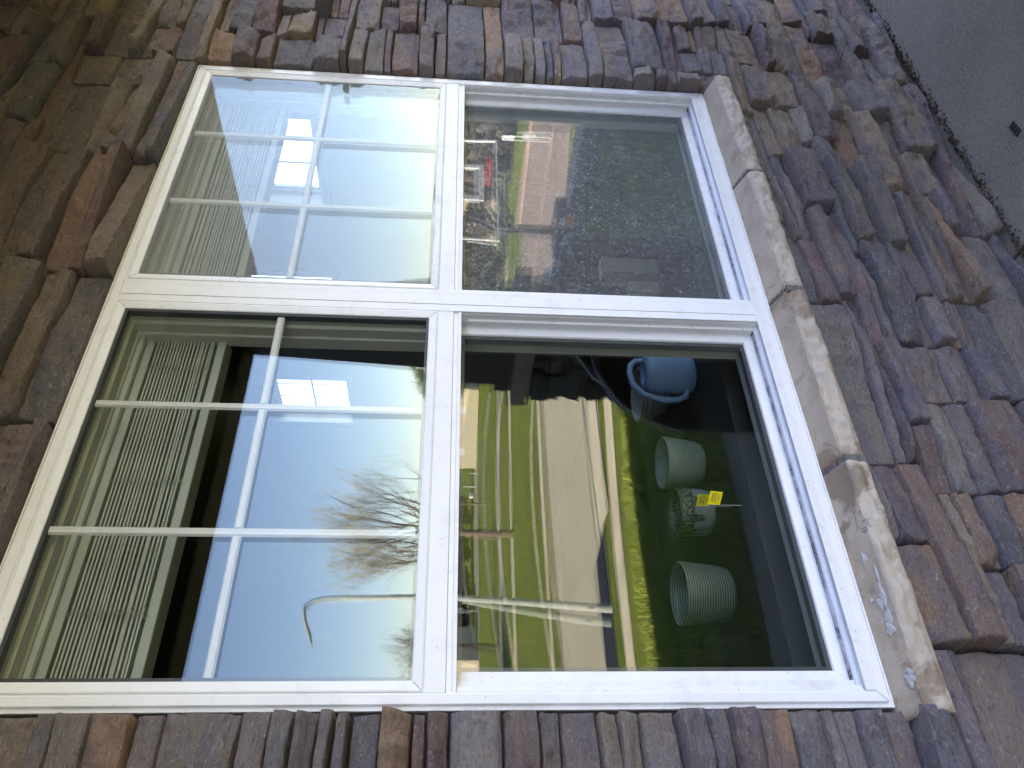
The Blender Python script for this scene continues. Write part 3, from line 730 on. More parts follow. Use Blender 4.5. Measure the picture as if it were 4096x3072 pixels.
# ------------------------------------------------------------------ the room behind the glass
def build_room():
    def st(mb, name, mat): tag(mb.build(name, mat), kind='structure')
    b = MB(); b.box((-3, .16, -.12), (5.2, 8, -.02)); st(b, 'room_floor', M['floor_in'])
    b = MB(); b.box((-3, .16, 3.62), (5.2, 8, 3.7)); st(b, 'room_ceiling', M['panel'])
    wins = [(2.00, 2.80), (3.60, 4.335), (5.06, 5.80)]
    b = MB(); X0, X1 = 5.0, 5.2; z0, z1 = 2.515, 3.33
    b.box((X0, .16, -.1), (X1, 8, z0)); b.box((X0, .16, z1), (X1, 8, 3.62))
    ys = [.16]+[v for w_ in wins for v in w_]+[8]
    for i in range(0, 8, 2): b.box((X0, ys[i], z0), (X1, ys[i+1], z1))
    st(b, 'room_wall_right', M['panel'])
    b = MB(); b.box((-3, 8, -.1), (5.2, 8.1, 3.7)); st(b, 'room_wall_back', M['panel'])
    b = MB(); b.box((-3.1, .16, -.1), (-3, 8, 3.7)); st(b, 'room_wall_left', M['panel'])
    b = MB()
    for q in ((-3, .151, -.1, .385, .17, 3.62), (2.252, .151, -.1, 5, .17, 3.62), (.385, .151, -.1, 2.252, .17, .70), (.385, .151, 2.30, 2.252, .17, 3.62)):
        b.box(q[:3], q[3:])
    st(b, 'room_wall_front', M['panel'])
    # drywall return round the opening
    b = MB(); b.ring(.380, 2.257, .716, 2.300, [(0, .112), (.010, .112), (.010, .150), (-.03, .151), (-.03, .172)]); st(b, 'window_return', M['inwhite'])
    names = ['nearest', 'middle', 'farthest']
    for i, (a, c) in enumerate(wins):
        r = empty('clerestory_window', (5.0, a, z0), 'small high white window seen bright through the glass, %s of the three on the far right wall' % names[i], 'window', 'high windows on the right wall of the room')
        def L(mb, n, m): return mb.build(n, m, r)
        w_ = c-a; h_ = z1-z0
        m = MB()    # frame in the yz plane
        for (y0, y1, q0, q1) in ((0, .035, 0, h_), (w_-.035, w_, 0, h_), (.035, w_-.035, 0, .035), (.035, w_-.035, h_-.035, h_)):
            m.box((.12, y0, q0), (.19, y1, q1))
        for (y0, y1, q0, q1) in ((.035, .05, .035, h_-.035), (w_-.05, w_-.035, .035, h_-.035), (.05, w_-.05, .035, .05), (.05, w_-.05, h_-.05, h_-.035)):
            m.box((.14, y0, q0), (.17, y1, q1))
        L(m, 'frame', M['inwhite'])
        m = MB(); m.box((.001, -.012, -.012), (.12, -.001, h_+.012)); m.box((.001, w_-.002, -.012), (.12, w_+.010, h_+.012)); m.box((.001, -.001, -.012), (.12, w_-.002, .0)); m.box((.001, -.001, h_), (.12, w_-.002, h_+.012))
        m.box((-.012, w_-.005, -.05), (.0005, w_+.05, h_+.05)); m.box((-.012, -.05, -.05), (.0005, .0, h_+.05)); m.box((-.012, .0, -.05), (.0005, w_-.005, -.002)); m.box((-.012, .0, h_+.002), (.0005, w_-.005, h_+.05))
        L(m, 'casing', M['inwhite'])
        m = MB(); zz = h_*.5
        m.box((.145, .05, zz-.010), (.16, w_-.05, zz+.010))
        for t in (1/3, 2/3): m.box((.143, .05+(w_-.1)*t-.009, .05), (.1445, .05+(w_-.1)*t+.009, h_-.05))
        L(m, 'grille', M['inwhite'])
        m = MB(); m.add([(.165, .05, .05), (.165, w_-.05, .05), (.165, w_-.05, h_-.05), (.165, .05, h_-.05)], [(0, 1, 2, 3)]); L(m, 'glass_pane', M['g_out'])
    # raised blinds
    rng = random.Random(4)
    for k, (a, b_) in enumerate(((.436, 1.262), (1.372, 2.206))):
        r = empty('raised_blind', (a, 0, 2.0), 'pale slatted blind raised and bunched at the top of the %s window light' % ('left' if k == 0 else 'right hazy'), 'window blind', 'blinds raised inside the window')
        L = b_-a
        m = MB(); m.prism([(.076, .236), (.084, .205), (.092, .203), (.094, .207), (.090, .236)], 0, L, 'x'); m.build('valance', M['blind'], r)
        m = MB(); m.box((.004, .100, .186), (L-.004, .148, .225), .002); m.build('headrail', M['blind'], r)
        m = MB(); n = 18; z = .042
        for i in range(n):
            dz = .0076+rng.uniform(-.0009, .0009)
            if i % 6 == 4: dz -= .0018
            z += dz; yo = rng.uniform(-.0012, .0012); ti = rng.uniform(-.0010, .0010); sg = rng.uniform(-.0007, .0007)
            N = 6
            for q in range(N):
                x0 = .006+(L-.012)*q/N; x1 = .006+(L-.012)*(q+1)/N
                s0 = sg*math.sin(PI*q/N*2); s1 = sg*math.sin(PI*(q+1)/N*2)
                vs = [(x0, .099+yo, z+s0-ti), (x1, .099+yo, z+s1-ti), (x1, .147+yo, z+s1+ti), (x0, .147+yo, z+s0+ti)]
                vs += [(p[0], p[1], p[2]+.0038) for p in vs]
                m.add(vs, [(0, 3, 2, 1), (4, 5, 6, 7), (0, 1, 5, 4), (1, 2, 6, 5), (2, 3, 7, 6), (3, 0, 4, 7)])
        m.build('slats', M['blind'], r)
        m = MB(); m.box((.006, .096, .022), (L-.006, .150, .042), .003); m.build('bottom_rail', M['blind'], r)
        for x in ((.14, .42, .72) if k == 0 else (.15, .44, .74)):
            m = MB(); pts = []; zz = .20
            m.tube([(x, .0945, .19), (x+.001, .094, .04)], .0007, 5)
            for j in range(15):
                z2 = .185-.0098*j; w2 = rng.uniform(.006, .016)*(1 if j % 2 else -1)
                pts = [(x, .0945, z2), (x+w2*.7, .0925, z2-.004), (x+w2, .0915, z2-.010), (x+w2*.5, .0925, z2-.013), (x, .0945, z2-.009)]
                m.tube(pts, .0007, 5, False)
            m.build('ladder_cord', M['cord'], r)
    # counter and what stands on it
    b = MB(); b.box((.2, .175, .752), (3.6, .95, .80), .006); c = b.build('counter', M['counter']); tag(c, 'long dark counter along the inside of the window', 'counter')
    wc = empty('watering_can', (1.400, .37, .80), 'blue plastic watering can standing inside behind the lower left pane', 'watering can')
    m = MB(); prof = [(.050, 0), (.056, .004), (.060, .03), (.062, .07), (.061, .11), (.057, .132), (.050, .141), (.036, .144), (.030, .140), (.030, .10)]
    m.lathe((0, 0, 0), [(0, .002)]+prof, 40, .85); m.build('body', M['canblue'], wc)
    m = MB(); m.tube([(.045, 0, .035), (.068, 0, .055), (.095, 0, .095), (.125, 0, .135), (.150, 0, .160)], [.024, .020, .013, .010, .009], 14); m.build('spout', M['canblue'], wc)
    m = MB(); m.tube([(.048, 0, .136), (.045, 0, .160), (.030, 0, .176), (0, 0, .182), (-.04, 0, .178), (-.075, 0, .150), (-.093, 0, .10), (-.092, 0, .055), (-.078, 0, .030), (-.058, 0, .025)], .0088, 12); m.build('handle', M['canblue'], wc)
    def potmat(name, f):
        k = NT(name); tc = k.n('ShaderNodeTexCoord'); sx = k.n('ShaderNodeSeparateXYZ'); k.l(tc.outputs['Object'], sx.inputs[0])
        return k.principled(f(k, sx, tc), .4, .5)
    def plain(k, sx, tc):
        w_ = k.n('ShaderNodeTexWave', wave_type='RINGS'); w_.inputs['Scale'].default_value = 30; w_.inputs['Distortion'].default_value = 1.5; k.l(tc.outputs['Object'], w_.inputs[0])
        return k.mix(k.ramp(w_.outputs[0], [(.85, 0.0), (.97, .35)]).outputs[0], (.16, .20, .185), (.26, .30, .285))
    def stripes(k, sx, tc):
        n = k.noise(20, 3, .5, tc.outputs['Object']); z = k.math('ADD', k.math('MULTIPLY', sx.outputs['Z'], 1000.0), k.math('MULTIPLY', n.outputs[0], 2.0))
        s = k.math('SINE', z); return k.mix(k.ramp(k.math('ADD', k.math('MULTIPLY', s, .5), .5), [(.45, 0.0), (.55, 1.0)]).outputs[0], (.02, .03, .028), (.23, .27, .26))
    def drips(k, sx, tc):
        n = k.noise(60, 2, .5, k.mapped((1, 1, .08))); n2 = k.noise(170, 3, .6, tc.outputs['Object'])
        lim = k.math('ADD', k.math('MULTIPLY', k.ramp(n.outputs[0], [(.50, 0.0), (.62, 1.0)]).outputs[0], -.028), .062)
        top = k.math('GREATER_THAN', sx.outputs['Z'], lim); rim = k.math('GREATER_THAN', sx.outputs['Z'], .094)
        sp = k.mix(k.ramp(n2.outputs[0], [(.52, 0.0), (.58, 1.0)]).outputs[0], (.012, .016, .014), (.20, .22, .20))
        c = k.mix(top, (.19, .23, .25), sp); return k.mix(rim, c, (.02, .03, .02))
    def pot(x, y, rt, rb, h, mat, label):
        m = MB(); m.lathe((0, 0, 0), [(0, .001), (rb*.75, .001), (rb*.93, .008), (rb, .022), (rb+(rt-rb)*.5, h*.5), (rt, h-.004), (rt-.002, h), (rt-.006, h), (rt-.008, h-.02), (rb-.006, .03), (0, .028)], 48)
        o = m.build('flower_pot', mat); o.location = (x, y, .80); tag(o, label, 'flower pot', 'empty pots on the counter inside'); return o
    pot(1.140, .435, .073, .060, .112, potmat('pot_plain', plain), 'plain pale green pot with fine swirls, between the watering can and the drip pot')
    pot(.992, .440, .066, .060, .102, potmat('pot_drips', drips), 'pale pot with a dark speckled top and drips, behind the yellow flag reflection')
    pot(.760, .425, .078, .066, .128, potmat('pot_stripes', stripes), 'pot covered in thin horizontal dark and white stripes, leftmost of the pots')
    rb_ = MB(); pr = []
    for i in range(40):
        t = i/39; r0 = .050+.036*math.sin(t*PI/2); pr.append((r0+.0022*math.sin(t*60), .01+.09*t))
    rb_.lathe((0, 0, 0), [(0, .005), (.040, .005)]+pr+[(.078, .098), (.042, .02), (0, .02)], 48); o = rb_.build('flower_pot', M['pot']); o.location = (1.50, .60, .80)
    tag(o, 'wide white ribbed bowl planter standing behind the blue watering can', 'flower pot', 'empty pots on the counter inside')
    for (x, y, dx, dy, h, lab) in ((1.95, .50, .07, .07, .19, 'tall cardboard box on the counter behind the speckled pane'), (1.86, .50, .05, .05, .10, 'short cardboard box on the counter behind the speckled pane, beside the tall one')):
        r = empty('cardboard_box', (x, y, .80), lab, 'box')
        m = MB(); m.box((-dx/2, -dy/2, 0), (dx/2, dy/2, h), .002); m.build('carton', M['cardboard'], r)
        m = MB(); m.box((-dx/2-.001, -.02, h+.0005), (dx/2+.001, .02, h+.0018)); m.build('packing_tape', M['inwhite'], r)
build_room()

# ------------------------------------------------------------------ terrain and streets
def hz(x, y):
    s = -.10-.217*np.clip(-2.05-y, 0, 13.4)
    s = np.maximum(s, -3.0)
    pad = (1-np.clip((8.2-x)/.8, 0, 1))*(1-np.clip((-8.2-y)/1.2, 0, 1))*(1-np.clip((x-10.15)/.9, 0, 1))
    s = s*(1-pad)+(-.32)*pad
    far = np.clip((x-10.15)/.9, 0, 1); s = np.where(x > 10.15, np.minimum(s, -3.0*far+s*(1-far)), s)
    return s
def build_ground():
    xs = np.array(sorted(set([-600, -200, -80, -40, -25]+list(np.arange(-16, 7, 1.0))+list(np.arange(7, 12, .1))+list(np.arange(12, 30, 2.0))+[40, 60, 100, 200, 600])), float)
    ys = np.array(sorted(set([-900, -300, -150, -100, -70, -50, -35, -25]+list(np.arange(-20, -9, .25))+list(np.arange(-9, -1.9, .1))+[0, 5, 12, 30, 100, 400])), float)
    X, Y = np.meshgrid(xs, ys, indexing='ij'); Z = hz(X, Y)
    Z = Z+np.where((Y > -15) & (X < 8) & (Y < -2.3), (fbm(X*.7, Y*.7, 5, 3)-.5)*.10, 0)
    V = np.stack([X, Y, Z], -1).reshape(-1, 3); nx, ny = X.shape; idx = np.arange(nx*ny).reshape(nx, ny)
    F = np.stack([idx[:-1, :-1], idx[1:, :-1], idx[1:, 1:], idx[:-1, 1:]], -1).reshape(-1, 4)
    tag(link('ground', npmesh('ground', V, F, M['grass'], True)), kind='structure')
    def band(name, a, b, z, mat, x0=-60, x1=80, sl=.12, xr=8, sl2=None):
        sl2 = sl if sl2 is None else sl2
        f = lambda x, y, s: y+s*(x-xr)
        n = 20; top = [(x0+(x1-x0)*i/n) for i in range(n+1)]
        m = MB(); vs = [(x, f(x, a, sl), z) for x in top]+[(x, f(x, b, sl2), z) for x in top]
        m.add(vs, [(i, i+1, n+2+i, n+1+i) for i in range(n)]); return tag(m.build(name, mat), kind='structure')
    band('near_pavement', -16.35, -17.25, -2.985, M['walk'], -20, 23, .12)
    band('street', -18.38, -27.1, -2.992, M['road'], -20, 24, .10, 8, -.05)
    m = MB(); m.add([(10.3, -17.95, -2.987), (9.95, -19.6, -2.987), (-6, -21.1, -2.987), (-6, -20.0, -2.987)], [(0, 1, 2, 3)]); tag(m.build('asphalt_patch', M['patch']), kind='structure')  # wedge of shadow on the street, painted as a dark sheet
    band('leaf_strip', -27.15, -27.75, -2.988, M['leafdirt'], -20, 24, -.05)
    band('far_pavement', -29.6, -30.6, -2.987, M['walk'], -20, 34, .03)
    band('garden_path', -44.0, -46.2, -2.986, M['walk'], 6, 60, .10, 20)
    band('park_road', -54, -57.5, -2.988, M['road2'], 0, 90, .12, 20)
    band('distant_road', -88, -101, -2.985, M['road2'], -20, 160, .05, 30)
    # cross street on the right
    m = MB(); m.add([(24.6, -19.3, -2.982), (26.7, -15.6, -2.982), (30, -2, -2.982), (48, -2, -2.982), (42, -25.8, -2.982), (39.5, -31.7, -2.982), (33, -33, -2.982), (25, -30, -2.982)], [tuple(range(8))]); tag(m.build('cross_street', M['cross']), kind='structure')
    m = MB(); m.box((39.6, -33, -3), (40.3, -2, -2.86)); m.box((30.8, -33, -3), (31.2, -2, -2.96)); tag(m.build('pink_kerb', M['pink']), kind='structure')
    m = MB(); m.add([(8.3, -2.1, -.29), (10.1, -2.1, -.29), (10.1, -8.1, -.29), (8.3, -8.1, -.29)], [(0, 1, 2, 3)]); tag(m.build('driveway', M['drive']), kind='structure')
    m = MB(); m.add([(22, -17.5, -2.978), (10.4, -17.2, -2.978), (10.35, -18.65, -2.978), (22, -18.4, -2.978)], [(0, 1, 2, 3)]); tag(m.build('driveway_apron', M['walk']), kind='structure')
    m = MB(); m.tube([(18, -17.7, -2.975), (13.5, -17.38, -2.975), (11.9, -17.27, -2.975), (10.4, -17.15, -2.975)], .03, 4, False)
    tag(m.build('tar_line', M['tar']), kind='structure')  # thin dark line along the edge of the pavement and apron
    # blades of grass on the bank by the slab edge
    rng = np.random.default_rng(8); n = 170000
    x = rng.uniform(-.5, 9.0, n); y = -2.03-rng.random(n)**1.25*12.5; far = np.clip((-2-y)/12, 0, 1)
    clump = np.clip(.5+1.5*(fbm(x*1.1, y*3.6, 77, 5, .7)-.5), 0, 1); keep = rng.random(n) < .35+1.3*clump*clump
    x, y, far, clump = x[keep], y[keep], far[keep], clump[keep]; n = len(x)
    h = rng.uniform(.03, .085, n)*(1+1.2*far)*(.6+.9*clump); z = hz(x, y)
    a = rng.uniform(0, 2*PI, n); l = rng.uniform(.01, .06, n)*(1+far); wd = rng.uniform(.002, .006, n)*(1+3*far)
    dx, dy = np.cos(a), np.sin(a)
    p0 = np.stack([x-dy*wd, y+dx*wd, z-.03], -1); p1 = np.stack([x+dy*wd, y-dx*wd, z-.03], -1); p2 = np.stack([x+dx*l, y+dy*l, z+h], -1)
    V = np.stack([p0, p1, p2], 1).reshape(-1, 3); F = np.arange(3*n).reshape(-1, 3)
    cc = np.array([(.30, .38, .04), (.13, .19, .02), (.50, .52, .12), (.06, .10, .012), (.36, .34, .12)])[rng.choice(5, n, p=[.36, .26, .14, .16, .08])]
    cc = cc*(.25+1.45*clump[:, None])*.85; col = np.repeat(np.concatenate([cc, np.ones((n, 1))], 1), 3, 0)
    tag(link('lawn_grass', npmesh('lawn_grass', V, F, M['blade'], False, col)), 'green blades of grass on the bank beside the porch', 'grass', kind='stuff')
    # dirt and grit where the wall meets the slab
    rng = np.random.default_rng(9); m = MB()
    for i in range(1500):
        x_ = rng.uniform(.8, 3.3); y_ = -.040-abs(rng.normal(0, .014)); s_2 = rng.uniform(.002, .007)
        q = [Vector((rng.normal(), rng.normal(), rng.normal())).normalized()*s_2 for _ in range(5)]
        c0 = Vector((x_, y_, s_2*.4)); m.add([c0+v for v in q], [(0, 1, 2), (0, 2, 3), (0, 3, 4), (1, 2, 4), (0, 1, 4), (2, 3, 4)])
    tag(m.build('soil_grit', M['soil']), 'brown grit and soil gathered along the foot of the wall', 'grit', kind='stuff')
build_ground()

# ------------------------------------------------------------------ plants
def branches(m, rnd, p, d, r, L, depth, leaves, spread=.5, up=.12, sides=5, tips=None):
    pts = [p.copy()]; rs = [r]; n = 4
    q = p.copy(); dd = d.copy()
    for i in range(n):
        dd = (dd+Vector((rnd.uniform(-1, 1), rnd.uniform(-1, 1), rnd.uniform(-.6, 1)))*.13+Vector((0, 0, up))).normalized()
        q = q+dd*L/n; pts.append(q.copy()); rs.append(r*(1-.45*(i+1)/n))
    m.tube(pts, rs, sides if depth > 1 else 3, False)
    if depth == 0:
        if tips is not None: tips.append((q.copy(), dd.copy()))
        return
    k = rnd.choice([3, 4]) if depth > 1 else rnd.choice([3, 4, 5])
    for i in range(k):
        t = rnd.uniform(.35, 1.0); j = min(n-1, int(t*n)); b = pts[j].lerp(pts[j+1], t*n-j)
        ax = Vector((rnd.uniform(-1, 1), rnd.uniform(-1, 1), rnd.uniform(-.3, .6))).normalized()
        nd = (dd*(1-spread*.6)+ax*spread).normalized()
        branches(m, rnd, b, nd, r*(.5 if depth > 1 else .4), L*rnd.uniform(.55, .82), depth-1, leaves, spread, up, sides, tips)
def bare_tree(loc, h, trunk_h, r, label, mat, twigmat, seed, group=None, depth=4, spread=.62):
    rnd = random.Random(seed); root = empty('bare_tree', loc, label, 'tree', group)
    m = MB(); pts = [(0, 0, -.3), (.02, 0, .3), (.05, .03, trunk_h*.6), (0, .05, trunk_h)]
    m.tube(pts, [r*1.45, r, r*.85, r*.75], 10, False); m.build('trunk', mat, root)
    m = MB(); tips = []
    for i in range(6):
        a = i*2.4+rnd.random(); el = rnd.uniform(.45, 1.3) if i else 1.5
        d = Vector((math.cos(a)*math.cos(el), math.sin(a)*math.cos(el), math.sin(el)))
        branches(m, rnd, Vector((0, .04, trunk_h-.2*(i % 3))), d, r*.36, (h-trunk_h)*.47*rnd.uniform(.8, 1.1), depth, None, spread, .13, 5, tips)
    m.build('limbs', mat, root)
    V = []; F = []
    for (q, d) in tips:
        for _ in range(3):
            dd = (d+Vector((rnd.uniform(-1, 1), rnd.uniform(-1, 1), rnd.uniform(-.8, .6)))*.8).normalized(); L = rnd.uniform(.2, .6)
            s = dd.orthogonal().normalized()*.011; e = q+dd*L; n = len(V)
            V += [q-s, q+s, e]; F.append((n, n+1, n+2))
    link('twigs', npmesh('twigs', [tuple(v) for v in V], F, twigmat), root)
    return root
def leafy(loc, w_, h, trunk_h, label, leafmat, seed, n=9000, size=.16, group=None, name='leafy_tree', barkmat=None):
    rnd = np.random.default_rng(seed); root = empty(name, loc, label, 'tree', group)
    m = MB(); m.tube([(0, 0, -.3), (.03, 0, trunk_h*.5), (0, .02, trunk_h+.3*(h-trunk_h))], [.035*h*.8, .022*h, .012*h], 8, False)
    for k in range(5):
        a = k*1.3; m.tube([(0, 0, trunk_h*(.7+.08*k)), (math.cos(a)*w_*.2, math.sin(a)*w_*.2, trunk_h+(h-trunk_h)*.35), (math.cos(a)*w_*.36, math.sin(a)*w_*.36, trunk_h+(h-trunk_h)*.6)], [.012*h, .008*h, .003*h], 5, False)
    m.build('trunk', barkmat or M['bark_dark'], root)
    nc = 46; cen = []
    while len(cen) < nc:
        p = rnd.uniform(-1, 1, 3)
        if p@p < 1: cen.append(p*[w_*.42, w_*.42, (h-trunk_h)*.42]+[0, 0, trunk_h+(h-trunk_h)*.5])
    cen = np.array(cen); ci = rnd.integers(0, nc, n); d = rnd.normal(size=(n, 3)); d /= np.linalg.norm(d, axis=1)[:, None]
    rad = rnd.uniform(.09, .18, nc)*min(w_, h); P = cen[ci]+d*rad[ci][:, None]*rnd.uniform(.5, 1.1, n)[:, None]
    a = rnd.normal(size=(n, 3)); b = rnd.normal(size=(n, 3)); s = size*rnd.uniform(.5, 1.2, n)[:, None]
    V = np.stack([P, P+a*s*.5, P+b*s*.5], 1).reshape(-1, 3)
    link('crown', npmesh('crown', V, np.arange(3*n).reshape(-1, 3), leafmat), root)
    return root
bare_tree((23.3, -43.9, -3), 13.0, 3.6, .26, 'large bare tree with golden twigs and a thick pale trunk beyond the street lamp', M['bark'], M['twig'], 21, depth=4)
bare_tree((21.6, -59.5, -3), 9.6, 3.2, .2, 'smaller bare dark tree left of the street lamp pole', M['bark_dark'], M['bark_dark'], 33, depth=3)
bare_tree((42.3, -74, -3), 5.5, 2.6, .13, 'thin young bare tree with a forked trunk by the park road', M['bark'], M['bark'], 51, depth=2)
leafy((60, -74, -3), 8.5, 9.0, 1.6, 'yellow green leafy tree beside the stone column in the reflection', M['leaf'], 2, 16000, .30)
for i, (x, y, ww, hh) in enumerate(((34, -100, 8, 4.6), (38, -103, 9, 4.9), (43, -105, 9, 5.1), (47.5, -107, 8, 4.8), (52.5, -108, 9, 5.2), (56.5, -103, 7, 5.0), (68, -101, 9, 6), (75, -96, 9, 6.5))):
    where = ['leftmost', 'second from the left', 'third from the left', 'fourth from the left', 'fifth from the left', 'just left of the cream house', 'just right of the cream house', 'rightmost'][i]
    leafy((x, y, -3), ww, hh, .1, 'dark bushy tree in the distant row, %s' % where, M['leafdark'], 60+i, 9000, .5, 'dark trees in the distant row', 'bushy_tree')
for i, (x, y, hh) in enumerate(((-8, -32, 9), (-14, -36, 11), (0, -41, 7), (-16, -47, 13), (6, -51, 9))):
    leafy((x, y, -3), 8, hh, 2.5, ['broad tree shading the far lawn, nearest the street', 'broad tree shading the far lawn, just behind the nearest one', 'broad tree shading the far lawn, on its right', 'broad tree shading the far lawn, on its far left', 'broad tree shading the far lawn, farthest off'][i], M['leafdark'], 90+i, 5000, .5, 'trees shading the lawn across the street', 'shade_tree')
for i, (x, y, ww, hh) in enumerate(((47, -8, 9, 5.0), (48, -15, 9, 5.0), (46.5, -25, 7, 7.3), (50, -34, 10, 5.1), (47, -42, 9, 4.9))):
    leafy((x, y, -3), ww, hh, .3, 'green tree past the cross street behind the basketball hoop, %s' % ['rightmost', 'second from the right', 'the tall light green middle one', 'second from the left', 'leftmost'][i], M['leaf'] if i in (0, 2) else M['leafbrown'], 120+i, 9000, .5 if i != 2 else .32, 'trees past the cross street', 'roadside_tree')

# ------------------------------------------------------------------ things outdoors that the glass reflects
def lettering(name, text, size, mat, parent, loc, rot):
    cu = bpy.data.curves.new(name, 'FONT'); cu.body = text; cu.size = size; cu.align_x = 'CENTER'; cu.extrude = .0001 if size < .05 else .002
    t = bpy.data.objects.new('tmp', cu); C.objects.link(t); me = bpy.data.meshes.new_from_object(t); bpy.data.objects.remove(t)
    me.materials.clear(); me.materials.append(mat); o = link(name, me, parent); o.location = loc; o.rotation_euler = rot; return o
def build_outdoor():
    # street lamp
    r = empty('street_lamp', (8.08, -18.40, -3.0), 'tall grey steel street lamp with a curved arm by the road', 'street lamp')
    m = MB(); m.tube([(0, 0, 0), (.23, 0, 4.0), (.235, 0, 7.2)], [.115, .085, .062], 16); m.build('pole', M['galv'], r)
    m = MB(); m.tube([(.235, 0, 7.2), (.22, 0, 7.55), (.15, 0, 7.85), (.02, 0, 8.02), (-.15, 0, 8.03), (-.42, 0, 7.95), (-.66, 0, 7.84)], [.062, .060, .057, .053, .050, .045, .042], 14); m.build('arm', M['galv'], r)
    m = MB(); m.add([(-.58, -.06, 7.80), (-.58, .06, 7.80), (-.98, .02, 7.70), (-.98, -.02, 7.70), (-.58, -.075, 7.88), (-.58, .075, 7.88), (-.95, .05, 7.74), (-.95, -.05, 7.74)], [(0, 1, 2, 3), (7, 6, 5, 4), (0, 4, 5, 1), (1, 5, 6, 2), (2, 6, 7, 3), (3, 7, 4, 0)]); m.build('lamp_head', M['lamphead'], r, .01)
    m = MB(); m.tube([(-.66, 0, 7.86), (-.66, 0, 7.93)], .032, 12); m.build('photocell', M['lamphead'], r)
    m = MB(); m.box((-.075, .02, .50), (-.005, .115, .66), .015); m.build('access_cover', M['galv'], r)
    # two yellow marker flags on wires against the lower left pane
    for (x0, z0, dx, dz, y, lab) in ((.8005, .9540, .0325, -.0140, .0560, 'bright yellow gas line marker flag on a wire against the lower left pane'),
                                     (.8125, .9680, .0290, -.0100, .0845, 'duller yellow marker flag behind the glass beside the bright one')):
        r = empty('marker_flag', (x0, y, z0), lab, 'marker flag', 'yellow marker flags at the lower left pane')
        m = MB(); vs = []; n = 8; hx, hz_ = -.0025, -.0265
        for i in range(n+1):
            t = i/n; w_ = -.0016*math.sin(t*5)
            vs += [(dx*t, w_, dz*t), (dx*t+hx, w_*.6, dz*t+hz_)]
        m.add(vs, [(2*i, 2*i+2, 2*i+3, 2*i+1) for i in range(n)], True); m.build('flag', M['yellow'], r)
        m = MB(); m.tube([(-.0005, 0, .003), (-.002, 0, -.03), (-.002, 0, -.075)], .00035, 6); m.build('wire_stake', M['galv'], r)
        ang = math.atan2(dz, dx)
        for (t, q, s_z) in (('BURIED', -.0095, .0062), ('GAS LINE', -.0155, .0056), ('CALL 811', -.0215, .0036)):
            lettering('flag_lettering', t, s_z, M['ink'], r, (dx*.5+hx*.5, -.0022, dz*.5+q), (R(90), -ang, 0))
    # basketball hoop on the driveway
    hb = Vector((9.68, -6.85, -.29)); k = .40/.533*1.0
    r = empty('basketball_hoop', hb, 'portable basketball hoop with a white bordered board on the driveway', 'basketball hoop')
    m = MB(); m.box((-.42, -.30, 0), (.35, .38, .16), .04); m.build('base', M['black'], r)
    m = MB(); m.tube([(0, 0, .12), (0, 0, 1.05), (.35, 0, 1.5)], .07, 10); m.tube([(-.02, .05, .1), (-.35, .30, .12), (-.02, 0, .9)], .03, 8); m.tube([(0, .0, .75), (.8, .06, 1.05), (.95, .06, 1.6)], .035, 8); m.tube([(0, .0, .95), (.7, .06, 1.35), (.75, .06, 1.8)], .035, 8); m.build('pole', M['black'], r)
    m = MB(); x0, x1, z0, z1 = -.45, 2.05, 1.04, 2.05; t = .028
    for (a, b, c, d) in ((x0, x1, z0, z0+t), (x0, x1, z1-t, z1), (x0, x0+t, z0+t, z1-t), (x1-t, x1, z0+t, z1-t)): m.box((a, .10, c), (b, .13, d))
    bd = m.build('board_border', M['white'], r)
    m = MB(); x0, x1, z0, z1 = .48, 1.36, 1.26, 1.80; t = .085
    for (a, b, c, d) in ((x0, x1, z0, z0+t), (x0, x1, z1-t, z1), (x0, x0+t, z0+t, z1-t), (x1-t, x1, z0+t, z1-t)): m.box((a, .10, c), (b, .13, d))
    m.build('target_square', M['white'], r)
    m = MB(); ps = [(.89+.225*math.cos(i*PI/12), .38+.225*math.sin(i*PI/12), 1.18) for i in range(25)]; m.tube(ps, .012, 6, False); m.tube([(.89, .13, 1.18), (.89, .16, 1.18)], .04, 8); m.build('rim', M['red'], r)
    # orange cone and a white bin by the hoop
    r = empty('traffic_cone', (9.0, -6.1, -.29), 'small orange and white traffic cone lying near the basketball hoop base', 'traffic cone')
    m = MB(); m.lathe((0, 0, 0), [(.11, 0), (.11, .015), (.085, .018), (.055, .14), (.035, .22), (.02, .30), (0, .302)], 20); m.build('cone', M['orange'], r)
    m = MB(); m.lathe((0, 0, 0), [(.058, .14), (.0375, .215)], 20); m.build('collar', M['white'], r)
    r = empty('storage_bin', (8.6, -7.0, -.29), 'white rounded storage bin with a dark opening on the driveway', 'storage bin')
    m = MB(); m.box((-.21, -.2, 0), (.21, .2, .36), .05); m.build('bin_body', M['white'], r)
    m = MB(); m.box((-.15, .195, .05), (.15, .204, .25), .02); m.build('opening', M['black'], r)
    # open house sign
    sx, sy = 31.2, -20.2
    r = empty('yard_sign', (sx, sy, -3.0), 'white yard sign with an arrow beside the cross street', 'sign', rz=R(-55))
    m = MB(); m.box((-.30, -.02, 1.72), (.30, .02, 2.26)); m.build('board', M['white'], r)
    for q in (-.26, .26): m = MB(); m.tube([(q, 0, 0), (q, 0, 1.73)], .025, 6); m.build('leg', M['galv'], r)
    for (t, z, s) in (('OPEN', 2.10, .14), ('HOUSE', 1.95, .14)):
        lettering('sign_lettering', t, s, M['ink'], r, (0, .024, z), (R(90), 0, R(180)))
    m = MB(); m.prism([(-.24, 1.83), (-.24, 1.86), (.12, 1.86), (.12, 1.90), (.24, 1.845), (.12, 1.79), (.12, 1.83)], .0215, .026); m.build('arrow', M['ink'], r)
    r = empty('estate_sign', (sx+.1, sy-.2, -3.0), 'low white and grey board sign next to the sign with the arrow', 'sign', rz=R(-55))
